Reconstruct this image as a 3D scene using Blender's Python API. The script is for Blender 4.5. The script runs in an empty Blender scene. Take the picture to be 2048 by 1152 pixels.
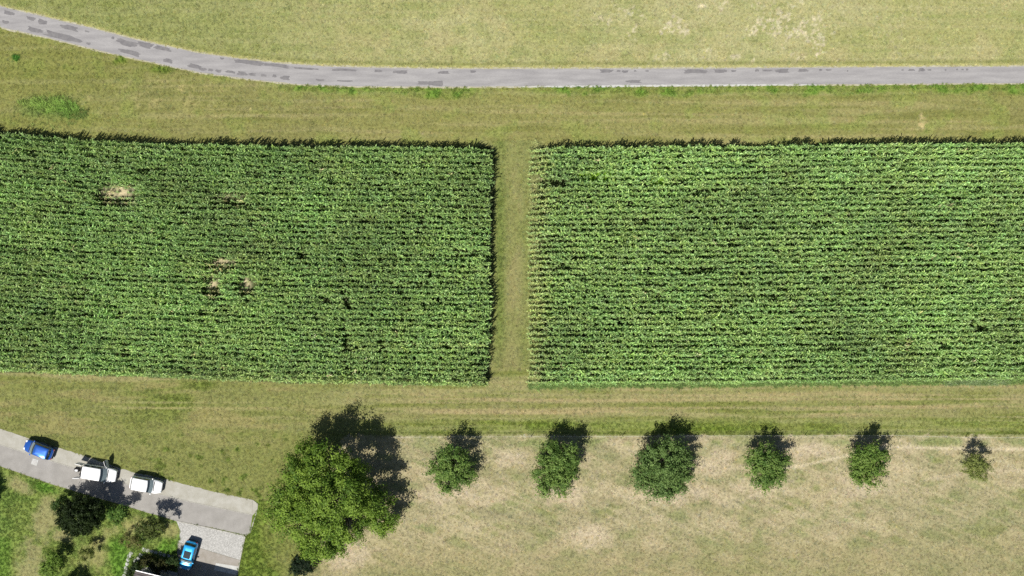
import bpy, math, random
import numpy as np
from mathutils import Vector, Matrix

# ------------------------------------------------------------------ camera, sky, sun, exposure
SC = bpy.context.scene
CAM_H = 130.0
PPM = 15.0                      # photograph pixels per metre on the ground
cam_data = bpy.data.cameras.new('camera')
cam_data.sensor_fit = 'HORIZONTAL'
cam_data.angle = 2 * math.atan((2048 / PPM / 2) / CAM_H)
cam_data.clip_start = 1.0
cam_data.clip_end = 20000.0
cam = bpy.data.objects.new('camera', cam_data)
SC.collection.objects.link(cam)
cam.location = (0, 0, CAM_H)
SC.camera = cam

SUN_EL = math.radians(54.0)
SHADOW = Vector((6.2, 8.6)).normalized()       # direction in which shadows fall on the ground
sun_to = Vector((-SHADOW.x * math.cos(SUN_EL), -SHADOW.y * math.cos(SUN_EL), math.sin(SUN_EL)))
world = bpy.data.worlds.new('World')
SC.world = world
world.use_nodes = True
wn = world.node_tree
sky = wn.nodes.new('ShaderNodeTexSky')
sky.sky_type = 'NISHITA'
sky.sun_disc = False
sky.sun_elevation = SUN_EL
sky.sun_rotation = math.atan2(sun_to.x, sun_to.y)
bg = wn.nodes['Background']
bg.inputs[1].default_value = 0.05
wn.links.new(sky.outputs[0], bg.inputs[0])
sl = bpy.data.lights.new('sun', 'SUN')
sl.energy = 5.0
sl.angle = math.radians(0.55)
sl.color = (1.0, 0.965, 0.90)
sun = bpy.data.objects.new('sun', sl)
SC.collection.objects.link(sun)
sun.rotation_euler = (-sun_to).to_track_quat('-Z', 'Y').to_euler()
SC.view_settings.view_transform = 'Standard'
SC.view_settings.look = 'None'
SC.view_settings.exposure = 0.42
SC.view_settings.gamma = 1.0
SC.view_settings.use_curve_mapping = False
SC.cycles.max_bounces = 6
SC.cycles.diffuse_bounces = 3
SC.cycles.transparent_max_bounces = 6
SC.cycles.use_denoising = False

R = random.Random(7)
NR = np.random.default_rng(11)
G_ALB = 0.62                    # photograph colour -> albedo of the ground cover

# ------------------------------------------------------------------ helpers
def P(px, py, h=0.0):
    """photo pixel (of a point at height h) -> world x, y"""
    k = (CAM_H - h) / CAM_H / PPM
    return ((px - 1024) * k, (576 - py) * k)

def P3(px, py, h=0.0):
    x, y = P(px, py, h)
    return Vector((x, y, h))

def lin(c):
    c = np.asarray(c, float) / 255.0
    return np.where(c <= 0.04045, c / 12.92, ((c + 0.055) / 1.055) ** 2.4)

def alb(r, g, b, k=1.0):
    return tuple(float(v) * k for v in lin((r, g, b)))

_lat = NR.random((16, 256, 256))
def vnoise(x, y, seed=0):
    L = _lat[seed % 16]
    x = np.asarray(x, float) + 1000.37 + seed * 17.13
    y = np.asarray(y, float) + 1000.71 + seed * 9.71
    xi = np.floor(x).astype(int); yi = np.floor(y).astype(int)
    fx = x - xi; fy = y - yi
    fx = fx * fx * (3 - 2 * fx); fy = fy * fy * (3 - 2 * fy)
    a = L[xi % 256, yi % 256]; b = L[(xi + 1) % 256, yi % 256]
    c = L[xi % 256, (yi + 1) % 256]; d = L[(xi + 1) % 256, (yi + 1) % 256]
    return (a * (1 - fx) + b * fx) * (1 - fy) + (c * (1 - fx) + d * fx) * fy

def fbm(x, y, seed=0, octv=4):
    t = 0; a = 0.5; n = 0
    for i in range(octv):
        th = .62 + 1.1 * i; c, s = math.cos(th), math.sin(th); k = 2 ** i
        t = t + a * vnoise((x * c - y * s) * k, (x * s + y * c) * k, seed + i); n += a; a *= 0.5
    return t / n

def sst(a, b, x):
    t = np.clip((x - a) / (b - a), 0, 1)
    return t * t * (3 - 2 * t)

def interp(pts, x):
    return np.interp(x, [p[0] for p in pts], [p[1] for p in pts])

def inpoly(poly, x, y):
    c = np.zeros(np.shape(x), bool)
    n = len(poly)
    for i in range(n):
        x0, y0 = poly[i]; x1, y1 = poly[(i + 1) % n]
        if y0 == y1: continue
        m = ((y0 > y) != (y1 > y)) & (x < (x1 - x0) * (y - y0) / (y1 - y0) + x0)
        c ^= m
    return c

def mesh_np(name, verts, faces, mats=(), smooth=False, attrs=None):
    me = bpy.data.meshes.new(name)
    verts = np.asarray(verts, np.float32); faces = np.asarray(faces, np.int32)
    k = faces.shape[1]
    me.vertices.add(len(verts)); me.vertices.foreach_set('co', verts.ravel())
    me.loops.add(faces.size); me.loops.foreach_set('vertex_index', faces.ravel())
    me.polygons.add(len(faces))
    me.polygons.foreach_set('loop_start', np.arange(len(faces), dtype=np.int32) * k)
    if smooth:
        me.polygons.foreach_set('use_smooth', np.ones(len(faces), bool))
    me.update(calc_edges=True)
    if attrs:
        for an, (typ, dom, data) in attrs.items():
            at = me.attributes.new(an, typ, dom)
            if typ == 'FLOAT_COLOR':
                d = np.ones((len(data), 4), np.float32); d[:, :3] = data
                at.data.foreach_set('color', d.ravel())
            elif typ == 'FLOAT_VECTOR':
                at.data.foreach_set('vector', np.asarray(data, np.float32).ravel())
            else:
                at.data.foreach_set('value', np.asarray(data).ravel())
    for m in mats: me.materials.append(m)
    return me

def link(name, me, parent=None, loc=None, rotz=None):
    o = bpy.data.objects.new(name, me)
    SC.collection.objects.link(o)
    if parent is not None: o.parent = parent
    if loc is not None: o.location = loc
    if rotz is not None: o.rotation_euler = (0, 0, rotz)
    return o

def thing(name, label, cat, loc=(0, 0, 0), rotz=0.0, group=None):
    o = link(name, None, None, loc, rotz)
    o.empty_display_size = 0.3
    o['label'] = label; o['category'] = cat
    if group: o['group'] = group
    return o

def tag(o, label=None, cat=None, group=None, kind=None):
    if label: o['label'] = label
    if cat: o['category'] = cat
    if group: o['group'] = group
    if kind: o['kind'] = kind
    return o

class MB:
    """small mesh builder"""
    def __init__(self): self.v = []; self.f = []; self.mi = []
    def add(self, vs, fs, m=0):
        b = len(self.v); self.v += [tuple(q) for q in vs]
        self.f += [tuple(i + b for i in f) for f in fs]; self.mi += [m] * len(fs)
    def box(self, c, s, rz=0.0, bev=0.0, m=0, tilt=None):
        x, y, z = s[0] / 2, s[1] / 2, s[2] / 2
        b = min(bev, x * .45, y * .45, z * .9)
        if b > 0:
            ring = [(-x + b, -y), (x - b, -y), (x, -y + b), (x, y - b), (x - b, y), (-x + b, y), (-x, y - b), (-x, -y + b)]
            top = [(px * (1 - b / x), py * (1 - b / y)) for px, py in ring]
            vs = [(p[0], p[1], -z) for p in ring] + [(p[0], p[1], z - b) for p in ring] + [(p[0], p[1], z) for p in top]
            n = 8
            fs = [tuple(range(n - 1, -1, -1)), tuple(range(2 * n, 3 * n))]
            for k in range(2):
                for i in range(n):
                    j = (i + 1) % n
                    fs.append((k * n + i, k * n + j, (k + 1) * n + j, (k + 1) * n + i))
        else:
            vs = [(-x, -y, -z), (x, -y, -z), (x, y, -z), (-x, y, -z), (-x, -y, z), (x, -y, z), (x, y, z), (-x, y, z)]
            fs = [(3, 2, 1, 0), (4, 5, 6, 7), (0, 1, 5, 4), (1, 2, 6, 5), (2, 3, 7, 6), (3, 0, 4, 7)]
        M = Matrix.Rotation(rz, 4, 'Z')
        if tilt: M = M @ Matrix.Rotation(tilt[0], 4, tilt[1])
        self.add([tuple(M @ Vector(q) + Vector(c)) for q in vs], fs, m)
    def tube(self, pts, rads, n=8, m=0, cap=True):
        pts = [Vector(p) for p in pts]
        vs = []
        for i, p in enumerate(pts):
            d = (pts[min(i + 1, len(pts) - 1)] - pts[max(i - 1, 0)])
            d = d.normalized() if d.length > 1e-9 else Vector((0, 0, 1))
            a = d.orthogonal().normalized() if abs(d.z) > .98 else d.cross(Vector((0, 0, 1))).normalized()
            b = d.cross(a)
            for k in range(n):
                t = 2 * math.pi * k / n
                vs.append(p + (a * math.cos(t) + b * math.sin(t)) * rads[i])
        fs = []
        for i in range(len(pts) - 1):
            for k in range(n):
                j = (k + 1) % n
                fs.append((i * n + k, i * n + j, (i + 1) * n + j, (i + 1) * n + k))
        if cap:
            fs.append(tuple(range(n - 1, -1, -1))); fs.append(tuple((len(pts) - 1) * n + k for k in range(n)))
        self.add(vs, fs, m)
    def build(self, name, mats, parent=None, loc=None, rotz=None, smooth=False):
        if not isinstance(mats, (list, tuple)): mats = [mats]
        me = bpy.data.meshes.new(name)
        me.from_pydata(self.v, [], self.f)
        for q in mats: me.materials.append(q)
        me.polygons.foreach_set('material_index', self.mi)
        if smooth: me.polygons.foreach_set('use_smooth', [True] * len(self.f))
        me.update()
        return link(name, me, parent, loc, rotz)

# ------------------------------------------------------------------ materials
def mat(name, col=(.5, .5, .5), rough=.8, spec=.3, metal=0.0, coat=0.0):
    m = bpy.data.materials.new(name); m.use_nodes = True
    b = m.node_tree.nodes['Principled BSDF']
    b.inputs['Base Color'].default_value = (*col[:3], 1)
    b.inputs['Roughness'].default_value = rough
    b.inputs['Specular IOR Level'].default_value = spec
    b.inputs['Metallic'].default_value = metal
    b.inputs['Coat Weight'].default_value = coat
    b.inputs['Coat Roughness'].default_value = 0.04
    return m

def nd(m, t, **kw):
    n = m.node_tree.nodes.new(t)
    for k, v in kw.items(): setattr(n, k, v)
    return n

def mottled(name, c1, c2, scale=3.0, fine=25.0, rough=.85, bump=0.0, spec=.25, stretch=None, fine_amt=.35):
    """two-tone noise plus fine grain in object space"""
    m = mat(name, c1, rough, spec); T = m.node_tree; b = T.nodes['Principled BSDF']
    tc = nd(m, 'ShaderNodeTexCoord')
    vec = tc.outputs['Object']
    if stretch:
        mp = nd(m, 'ShaderNodeMapping'); mp.inputs['Scale'].default_value = stretch
        T.links.new(vec, mp.inputs[0]); vec = mp.outputs[0]
    n1 = nd(m, 'ShaderNodeTexNoise'); n1.inputs['Scale'].default_value = scale; n1.inputs['Detail'].default_value = 5
    n2 = nd(m, 'ShaderNodeTexNoise'); n2.inputs['Scale'].default_value = fine; n2.inputs['Detail'].default_value = 3
    T.links.new(vec, n1.inputs['Vector']); T.links.new(vec, n2.inputs['Vector'])
    cr = nd(m, 'ShaderNodeMapRange'); cr.inputs[1].default_value = .35; cr.inputs[2].default_value = .65
    T.links.new(n1.outputs[0], cr.inputs[0])
    mx = nd(m, 'ShaderNodeMix', data_type='RGBA')
    mx.inputs[6].default_value = (*c1[:3], 1); mx.inputs[7].default_value = (*c2[:3], 1)
    T.links.new(cr.outputs[0], mx.inputs[0])
    m2 = nd(m, 'ShaderNodeMapRange'); m2.inputs[1].default_value = .25; m2.inputs[2].default_value = .75
    m2.inputs[3].default_value = 1 - fine_amt; m2.inputs[4].default_value = 1 + fine_amt
    T.links.new(n2.outputs[0], m2.inputs[0])
    vm = nd(m, 'ShaderNodeVectorMath', operation='SCALE')
    T.links.new(mx.outputs[2], vm.inputs[0]); T.links.new(m2.outputs[0], vm.inputs['Scale'])
    T.links.new(vm.outputs[0], b.inputs['Base Color'])
    if bump:
        bp = nd(m, 'ShaderNodeBump'); bp.inputs['Strength'].default_value = bump; bp.inputs['Distance'].default_value = .05
        T.links.new(n2.outputs[0], bp.inputs['Height']); T.links.new(bp.outputs[0], b.inputs['Normal'])
    return m

def attr_ground(name):
    m = mat(name, rough=.95, spec=.1); T = m.node_tree; b = T.nodes['Principled BSDF']
    a = nd(m, 'ShaderNodeAttribute', attribute_name='col')
    tc = nd(m, 'ShaderNodeTexCoord')
    n = nd(m, 'ShaderNodeTexNoise'); n.inputs['Scale'].default_value = 3.2; n.inputs['Detail'].default_value = 5; n.inputs['Roughness'].default_value = .7
    T.links.new(tc.outputs['Object'], n.inputs['Vector'])
    r = nd(m, 'ShaderNodeMapRange'); r.inputs[1].default_value = .3; r.inputs[2].default_value = .7
    r.inputs[3].default_value = .66; r.inputs[4].default_value = 1.34
    T.links.new(n.outputs[0], r.inputs[0])
    v = nd(m, 'ShaderNodeVectorMath', operation='SCALE')
    T.links.new(a.outputs['Color'], v.inputs[0]); T.links.new(r.outputs[0], v.inputs['Scale'])
    T.links.new(v.outputs[0], b.inputs['Base Color'])
    bp = nd(m, 'ShaderNodeBump'); bp.inputs['Strength'].default_value = .5; bp.inputs['Distance'].default_value = .08
    T.links.new(n.outputs[0], bp.inputs['Height']); T.links.new(bp.outputs[0], b.inputs['Normal'])
    return m

def leafmat(name, inst=True, rough=.5, spec=.4, trans=.25, trans_tint=(1.1, 1.3, .5)):
    """colour = tint (of the plant) * vn (of the leaf); part of the light passes through"""
    m = mat(name, rough=rough, spec=spec); T = m.node_tree; b = T.nodes['Principled BSDF']
    a2 = nd(m, 'ShaderNodeAttribute', attribute_name='vn')
    if inst:
        a = nd(m, 'ShaderNodeAttribute', attribute_name='tint'); a.attribute_type = 'INSTANCER'
        mu = nd(m, 'ShaderNodeVectorMath', operation='MULTIPLY')
        T.links.new(a.outputs['Color'], mu.inputs[0]); T.links.new(a2.outputs['Color'], mu.inputs[1])
        col = mu.outputs[0]
    else:
        col = a2.outputs['Color']
    T.links.new(col, b.inputs['Base Color'])
    if trans > 0:
        tr = nd(m, 'ShaderNodeBsdfTranslucent')
        m3 = nd(m, 'ShaderNodeVectorMath', operation='MULTIPLY'); m3.inputs[1].default_value = trans_tint
        T.links.new(col, m3.inputs[0]); T.links.new(m3.outputs[0], tr.inputs[0])
        ms = nd(m, 'ShaderNodeMixShader'); ms.inputs[0].default_value = trans
        T.links.new(b.outputs[0], ms.inputs[1]); T.links.new(tr.outputs[0], ms.inputs[2])
        T.links.new(ms.outputs[0], T.nodes['Material Output'].inputs[0])
    return m

M_ground = attr_ground('meadow_ground')
M_grass = leafmat('grass_blades', True, .75, .15, .2)
M_maize = leafmat('maize_leaves', True, .45, .45, .22, (1.1, 1.2, .6))
M_leaf = leafmat('tree_leaves', False, .6, .2, .22)
M_bark = mottled('bark', (.10, .075, .05), (.17, .14, .11), 6, 40, .9)
M_lane = mottled('field_lane_asphalt', alb(184, 181, 180, .60), alb(166, 163, 163, .60), 1.0, 16, .9, 0, .2, (.25, 1.6, 1), .14)
M_patch = mottled('tar_patch', alb(146, 143, 143, .60), alb(130, 127, 129, .60), 2, 25, .8, 0, .3, None, .08)
M_verge = mottled('gravel_verge', alb(205, 200, 178, .62), alb(176, 170, 138, .62), 1.5, 12, .95, 0, .1, None, .3)
M_street = mottled('street_asphalt', alb(182, 178, 172, .60), alb(168, 164, 158, .60), .8, 16, .9, 0, .2, None, .15)
M_shoulder = mottled('shoulder_chippings', alb(202, 199, 188, .60), alb(186, 182, 168, .60), 1.0, 14, .95, 0, .15, None, .16)
M_edge = mottled('edging_stone', alb(208, 205, 194, .58), alb(180, 176, 164, .58), 3, 20, .9)
M_slab = mottled('pale_slab', alb(222, 222, 218, .62), alb(204, 203, 196, .62), 2, 16, .85, 0, .2, None, .12)
M_rooft = mottled('roof_tile', alb(150, 140, 136, .6), alb(120, 112, 108, .6), 2, 20, .8)
M_wall = mottled('house_render', (.6, .58, .52), (.52, .5, .45), 1, 10, .9)
M_zinc = mat('zinc_gutter', (.62, .62, .62), .4, .5, .3)
M_frame = mat('white_frame', (.75, .75, .73), .5)
M_glass = mat('dark_glass', (.02, .03, .035), .05, .9, 0, .6)
M_screen = mat('windscreen_glass', (.16, .20, .21), .08, .9, 0, .6)  # pale colour stands in for sky reflection and the dashboard behind
M_white = mat('white_paint', (.80, .80, .80), .35, .5, 0, .7)
M_blue = mat('blue_paint', (.02, .12, .50), .30, .7, .55, 1.0)
M_cyan = mat('bright_blue_paint', (.02, .38, .80), .30, .5, .25, 1.0)
for q_ in (M_blue, M_cyan): q_.node_tree.nodes['Principled BSDF'].inputs['Coat Roughness'].default_value = .16
M_black = mat('black_plastic', (.02, .02, .02), .6)
M_seat = mat('seat_fabric', (.06, .06, .07), .9)
M_tyre = mat('tyre_rubber', (.025, .025, .025), .9)
M_rim = mat('alloy_rim', (.55, .56, .58), .3, .5, .8)
M_lamp = mat('lamp_lens', (.75, .78, .8), .1, .6, 0, .5)
M_red = mat('tail_lens', (.35, .02, .02), .15, .6, 0, .5)
M_post = mottled('fence_post', (.10, .08, .06), (.16, .13, .10), 8, 40, .9)
M_tape = mat('fence_tape', (.72, .72, .68), .6)
M_iron = mottled('cast_iron', (.42, .41, .39), (.36, .35, .33), 6, 30, .7)

def sett_mat():
    m = mat('sett_paving', rough=.85, spec=.25); T = m.node_tree; b = T.nodes['Principled BSDF']
    tc = nd(m, 'ShaderNodeTexCoord')
    v = nd(m, 'ShaderNodeTexVoronoi'); v.inputs['Scale'].default_value = 7.0; v.inputs['Randomness'].default_value = .6
    T.links.new(tc.outputs['Object'], v.inputs['Vector'])
    n = nd(m, 'ShaderNodeTexNoise'); n.inputs['Scale'].default_value = .9; n.inputs['Detail'].default_value = 4
    T.links.new(tc.outputs['Object'], n.inputs['Vector'])
    sp = nd(m, 'ShaderNodeSeparateColor'); T.links.new(v.outputs['Color'], sp.inputs[0])
    r1 = nd(m, 'ShaderNodeMapRange'); r1.inputs[3].default_value = .84; r1.inputs[4].default_value = 1.10
    T.links.new(sp.outputs[0], r1.inputs[0])
    r2 = nd(m, 'ShaderNodeMapRange'); r2.inputs[1].default_value = .3; r2.inputs[2].default_value = .55; r2.inputs[3].default_value = 1; r2.inputs[4].default_value = .74
    T.links.new(v.outputs['Distance'], r2.inputs[0])
    mu = nd(m, 'ShaderNodeMath', operation='MULTIPLY'); T.links.new(r1.outputs[0], mu.inputs[0]); T.links.new(r2.outputs[0], mu.inputs[1])
    mx = nd(m, 'ShaderNodeMix', data_type='RGBA')
    mx.inputs[6].default_value = (*alb(198, 196, 190, .66), 1); mx.inputs[7].default_value = (*alb(216, 214, 209, .66), 1)
    T.links.new(n.outputs[0], mx.inputs[0])
    sc = nd(m, 'ShaderNodeVectorMath', operation='SCALE'); T.links.new(mx.outputs[2], sc.inputs[0]); T.links.new(mu.outputs[0], sc.inputs['Scale'])
    T.links.new(sc.outputs[0], b.inputs['Base Color'])
    return m
M_sett = sett_mat()
M_pav = mottled('brown_paving', alb(184, 177, 168, .6), alb(170, 162, 150, .6), 1.5, 12, .9, 0, .2, None, .16)

# ------------------------------------------------------------------ outlines (photo pixels)
LANE_N = [(-900, -215), (-300, -62), (0, 13), (90, 34), (194, 59), (260, 77), (330, 92), (400, 107), (480, 118), (559, 127), (651, 133), (760, 136), (900, 138), (1150, 137.5), (1400, 137), (1650, 135.5), (2048, 133), (2600, 130)]
LANE_S = [(-900, -172), (-300, -20), (0, 54), (90, 74), (203, 102), (316, 127), (400, 145), (498, 158), (595, 168), (693, 172), (900, 173.5), (1150, 171.5), (1400, 170.5), (1650, 168.5), (2048, 166), (2600, 163)]
FL_TOP = [(-400, 225), (-150, 245), (0, 262), (100, 271), (200, 280), (350, 286), (560, 290), (980, 293)]
FL_BOT = [(-400, 728), (-150, 736), (0, 744), (300, 755), (600, 767), (985, 774)]
FR_TOP = [(1055, 294), (1300, 291), (1700, 286), (2048, 283), (2500, 280)]
FR_BOT = [(1055, 772), (1400, 771), (2048, 762), (2500, 757)]
SH_TOP = [(-400, 740), (-200, 800), (0, 857), (53, 875), (169, 912), (264, 944), (337, 960), (380, 971), (455, 990), (505, 1000), (515, 1008)]
SH_JOINT = [(-400, 775), (-200, 834), (0, 889), (95, 919), (146, 935), (323, 989), (380, 1003), (505, 1030)]
ST_BOT = [(-400, 815), (-200, 875), (0, 932), (88, 963), (155, 984), (268, 1017), (353, 1042), (413, 1053), (477, 1067), (490, 1071), (500, 1063)]
street_poly = [(x, y) for x, y in SH_TOP] + [(513, 1023), (500, 1063), (490, 1071)] + [(x, y) for x, y in ST_BOT[:-2]][::-1]
drive_poly = [(353, 1042), (413, 1054), (490, 1072), (475, 1148), (466, 1200), (356, 1200), (355, 1118), (354, 1102), (359, 1080), (360, 1060)]
terrace_poly = [(288, 1134), (322, 1136), (357, 1146), (357, 1200), (270, 1200), (272, 1150)]

# ------------------------------------------------------------------ ground colour
def blob(px, py, cx, cy, rx, ry, soft=.5, n=None, ang=0.0):
    dx = px - cx; dy = py - cy
    if ang:
        c, s = math.cos(ang), math.sin(ang); dx, dy = dx * c + dy * s, -dx * s + dy * c
    d = np.sqrt((dx / rx) ** 2 + (dy / ry) ** 2)
    if n is not None: d = d + (n - .5) * 1.3
    return 1 - sst(1 - soft, 1 + soft * .6, d)

def line_dist(px, py, pts):
    d = np.full(np.shape(px), 1e9)
    for (x0, y0), (x1, y1) in zip(pts[:-1], pts[1:]):
        vx, vy = x1 - x0, y1 - y0; L = vx * vx + vy * vy
        t = np.clip(((px - x0) * vx + (py - y0) * vy) / L, 0, 1)
        d = np.minimum(d, np.hypot(px - x0 - t * vx, py - y0 - t * vy))
    return d

def mixc(C, col, m):
    c = np.asarray(lin(col))
    return C * (1 - m[..., None]) + c * m[..., None]

def ground_color(px, py):
    """photo-pixel coordinates -> (linear colour as photographed, grass cover 0..1)"""
    px = np.asarray(px, float); py = np.asarray(py, float)
    sh = px.shape
    nA = fbm(px / 130, py / 90, 1); nB = fbm(px / 45, py / 34, 3); nC = fbm(px / 14, py / 12, 5, 3)
    nS = fbm(px / 260, py / 5.5, 7, 3)                     # mowing streaks running east-west
    nS2 = fbm(px / 140, py / 9, 8, 3)
    nF = fbm(px / 6, py / 6, 9, 2)
    C = np.ones(sh + (3,)) * lin((150, 147, 88)); cov = np.ones(sh)
    lane_n = interp(LANE_N, px); lane_s = interp(LANE_S, px)
    # A: northern meadow
    A = (py < lane_n + 2).astype(float)
    C = mixc(C, (172, 171, 112), A)
    C = mixc(C, (190, 186, 138), A * sst(.40, .70, nA) * sst(350, 1100, px) * .6)
    C = mixc(C, (154, 160, 94), A * sst(.46, .70, fbm(px / 36, py / 26, 2)) * .5)
    C = mixc(C, (190, 184, 136), A * sst(.5, .66, nS) * .35)
    C = mixc(C, (186, 178, 128), A * sst(.55, .75, nB) * .6)
    C = mixc(C, (134, 142, 68), A * (1 - sst(250, 900, px)) * (.25 + .5 * nB))
    fl = .62 * A * sst(.53, .62, fbm(px / 5, py / 5, 15, 2)) * sst(.54, .62, fbm(px / 26, py / 24, 12, 3)) * np.clip(blob(px, py, 1310, 65, 130, 65, .6, nB) + blob(px, py, 1470, 60, 90, 75, .6, nB) + blob(px, py, 1590, 70, 75, 85, .6, nB) + .25 * blob(px, py, 1700, 60, 300, 90), 0, 1)
    C = mixc(C, (224, 212, 182), fl)
    dn = lane_n - py
    C = mixc(C, (140, 138, 74), A * np.exp(-((dn - 10) / 4.0) ** 2) * .65 * sst(100, 600, px))
    C = mixc(C, (198, 192, 130), A * np.exp(-((dn - 3) / 3.0) ** 2) * .7)
    # B: strip between lane and maize
    B = (py > lane_s - 2) & (py < 330)
    Bf = B.astype(float)
    C = mixc(C, (152, 146, 84), Bf)
    C = mixc(C, (170, 160, 106), Bf * sst(.45, .68, nS) * .75)
    C = mixc(C, (130, 130, 66), Bf * sst(.5, .74, nS2) * .6)
    C = mixc(C, (146, 136, 84), Bf * sst(.52, .72, nA) * .4)
    C = mixc(C, (150, 164, 84), Bf * sst(.56, .76, nB) * .5)
    C = mixc(C, (138, 142, 70), Bf * (1 - sst(120, 420, px)) * .4)
    ds = py - lane_s
    gb = Bf * (1 - sst(12, 24, ds + (nB - .5) * 26)) * sst(500, 620, px) * (1 - .85 * np.exp(-((px - 1015) / 70) ** 2)) * (.55 + .45 * sst(.35, .6, nC))
    gb = gb * (1 - .5 * sst(900, 1300, px) * (1 - sst(1600, 1800, px)) * sst(.5, .6, nA))
    C = mixc(C, (124, 156, 66), gb * .85)
    C = mixc(C, (98, 144, 46), gb * sst(.5, .7, nC) * .4)
    C = mixc(C, (110, 140, 50), Bf * (blob(px, py, 245, 121, 14, 10, .6, nC) + blob(px, py, 320, 138, 26, 9, .6, nC)) * .8)
    C = mixc(C, (120, 152, 78), Bf * blob(px, py, 105, 213, 58, 26, .7, nB) * .7)
    C = mixc(C, (200, 185, 130), Bf * sst(.62, .70, nC) * np.clip(blob(px, py, 1838, 245, 16, 30) + blob(px, py, 1780, 255, 14, 18) + blob(px, py, 300, 190, 180, 40) * .25, 0, 1))
    # gap between the two fields
    Gp = (py >= 280) & (py < 800) & (px > 960) & (px < 1090)
    Gf = Gp.astype(float)
    C = mixc(C, (150, 148, 88), Gf)
    C = mixc(C, (124, 142, 72), Gf * (np.exp(-((px - 1000) / 12) ** 2) * .8 + np.exp(-((px - 1050) / 14) ** 2) * .5))
    C = mixc(C, (162, 150, 98), Gf * .7 * sst(.45, .66, fbm(px / 25, py / 80, 4)) * np.exp(-((px - 1026) / 26) ** 2))
    C = mixc(C, (156, 142, 92), Gf * .7 * sst(620, 740, py) * np.exp(-((px - 1022) / 26) ** 2) * .8)
    # E: southern strip
    E = ((py > 735) & (py <= 872 + 12 * (nC - .5) + 8 * (nF - .5))).astype(float)
    C = mixc(C, (150, 146, 86), E)
    C = mixc(C, (172, 163, 112), E * sst(.42, .64, nS) * .75)
    C = mixc(C, (164, 153, 104), E * sst(.48, .7, nB) * .5)
    C = mixc(C, (130, 138, 66), E * sst(.52, .72, nS2) * .7)
    C = mixc(C, (190, 172, 130), E * sst(680, 900, px) * sst(.55, .7, fbm(px / 400, py / 4, 13, 2)) * .5)
    ee = np.exp(-((py - 853) / 15.0) ** 4) * sst(620, 820, px) * (.72 + .5 * (nS2 - .5))
    ee = ee * (1 - .45 * sst(.5, .62, nA))
    C = mixc(C, (122, 146, 56), E * np.clip(ee, 0, 1))
    C = mixc(C, (96, 116, 40), E * np.exp(-((py - 867) / 4.0) ** 2) * .6 * sst(700, 850, px))
    # G: western meadow (to the street)
    Gm = (py > 765) * (1 - sst(560, 760, px + 90 * (nB - .5)))
    C = mixc(C, (140, 142, 78), Gm * .8)
    C = mixc(C, (122, 140, 62), Gm * sst(.45, .66, nA) * sst(150, 420, px) * .85)
    C = mixc(C, (160, 148, 92), Gm * sst(.5, .7, fbm(px / 90, py / 16, 6, 3)) * (1 - sst(850, 930, py)) * .8)
    C = mixc(C, (98, 128, 48), Gm * sst(.6, .76, nC) * sst(845, 890, py) * sst(200, 380, px) * .7)
    C = mixc(C, (176, 166, 112), Gm * sst(.60, .7, fbm(px / 200, py / 3.5, 14, 2)) * np.exp(-((py - 820) / 25) ** 2) * sst(140, 260, px) * .8)
    # F: southern dry meadow
    F = ((py > 872 + 12 * (nC - .5) + 8 * (nF - .5)) & (px > 600 + 40 * (nB - .5) + np.clip(1152 - py, 0, 300) * .35)).astype(float)
    C = mixc(C, (180, 171, 132), F)
    C = mixc(C, (152, 154, 98), F * sst(.44, .68, fbm(px / 60, py / 30, 10)) * .8)
    C = mixc(C, (150, 148, 88), F * sst(.55, .75, nB) * .65)
    C = mixc(C, (206, 190, 156), F * sst(.5, .72, fbm(px / 50, py / 30, 11)) * .6)
    C = mixc(C, (200, 188, 150), F * sst(.56, .68, fbm((px + 1.6 * py) / 160, (py - .45 * px) / 7, 6, 2)) * .6)
    C = mixc(C, (150, 142, 98), F * sst(.5, .66, fbm((px + 1.6 * py) / 120, (py - .45 * px) / 10, 9, 2)) * .35)
    C = mixc(C, (166, 156, 108), F * sst(1030, 1140, py) * (.3 + .5 * nA))
    C = mixc(C, (148, 146, 92), F * blob(px, py, 2040, 1160, 420, 160, .7, nA) * .25)
    C = mixc(C, (150, 158, 96), F * np.exp(-((py - 884) / 9) ** 2) * sst(.4, .6, nB) * .8)
    for cx, cy, rx, ry in [(905, 985, 60, 26), (1110, 985, 60, 22), (1330, 985, 75, 24), (1530, 975, 60, 22), (1735, 975, 55, 22), (1010, 920, 40, 20), (1180, 1075, 45, 26), (1430, 930, 55, 26), (690, 1110, 60, 30), (1620, 900, 60, 16)]:
        C = mixc(C, (216, 199, 170), F * blob(px, py, cx, cy, rx, ry, .7, nC) * .6)
    tr = np.exp(-(line_dist(px, py, [(1540, 940), (1600, 932), (1690, 912), (1770, 893), (1900, 897), (2300, 902)]) / 3.2) ** 2)
    C = mixc(C, (224, 210, 178), F * tr * .75)
    tr2 = np.exp(-(line_dist(px, py, [(1850, 960), (1940, 945), (2060, 940)]) / 4) ** 2)
    C = mixc(C, (218, 202, 172), F * tr2 * .4)
    C = mixc(C, (206, 198, 168), np.exp(-((py - 873) / 2.2) ** 2) * sst(770, 800, px) * .4 * sst(.3, .5, fbm(px / 20, py / 3, 2, 2)))
    # H: garden lawn south of the street
    st_b = interp(ST_BOT, px)
    Hm = ((py > st_b + 1) & (px < 362)).astype(float)
    C = mixc(C, (134, 152, 76), Hm)
    C = mixc(C, (124, 150, 72), Hm * sst(.42, .62, nB) * .8)
    C = mixc(C, (166, 156, 106), Hm * np.clip(blob(px, py, 92, 1040, 26, 60, .6, nC, .3) + blob(px, py, 60, 1130, 34, 40, .6, nC) + blob(px, py, 40, 972, 30, 16, .6, nC, .4) + blob(px, py, 122, 1070, 24, 14, .6, nC), 0, 1) * .85)
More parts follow.
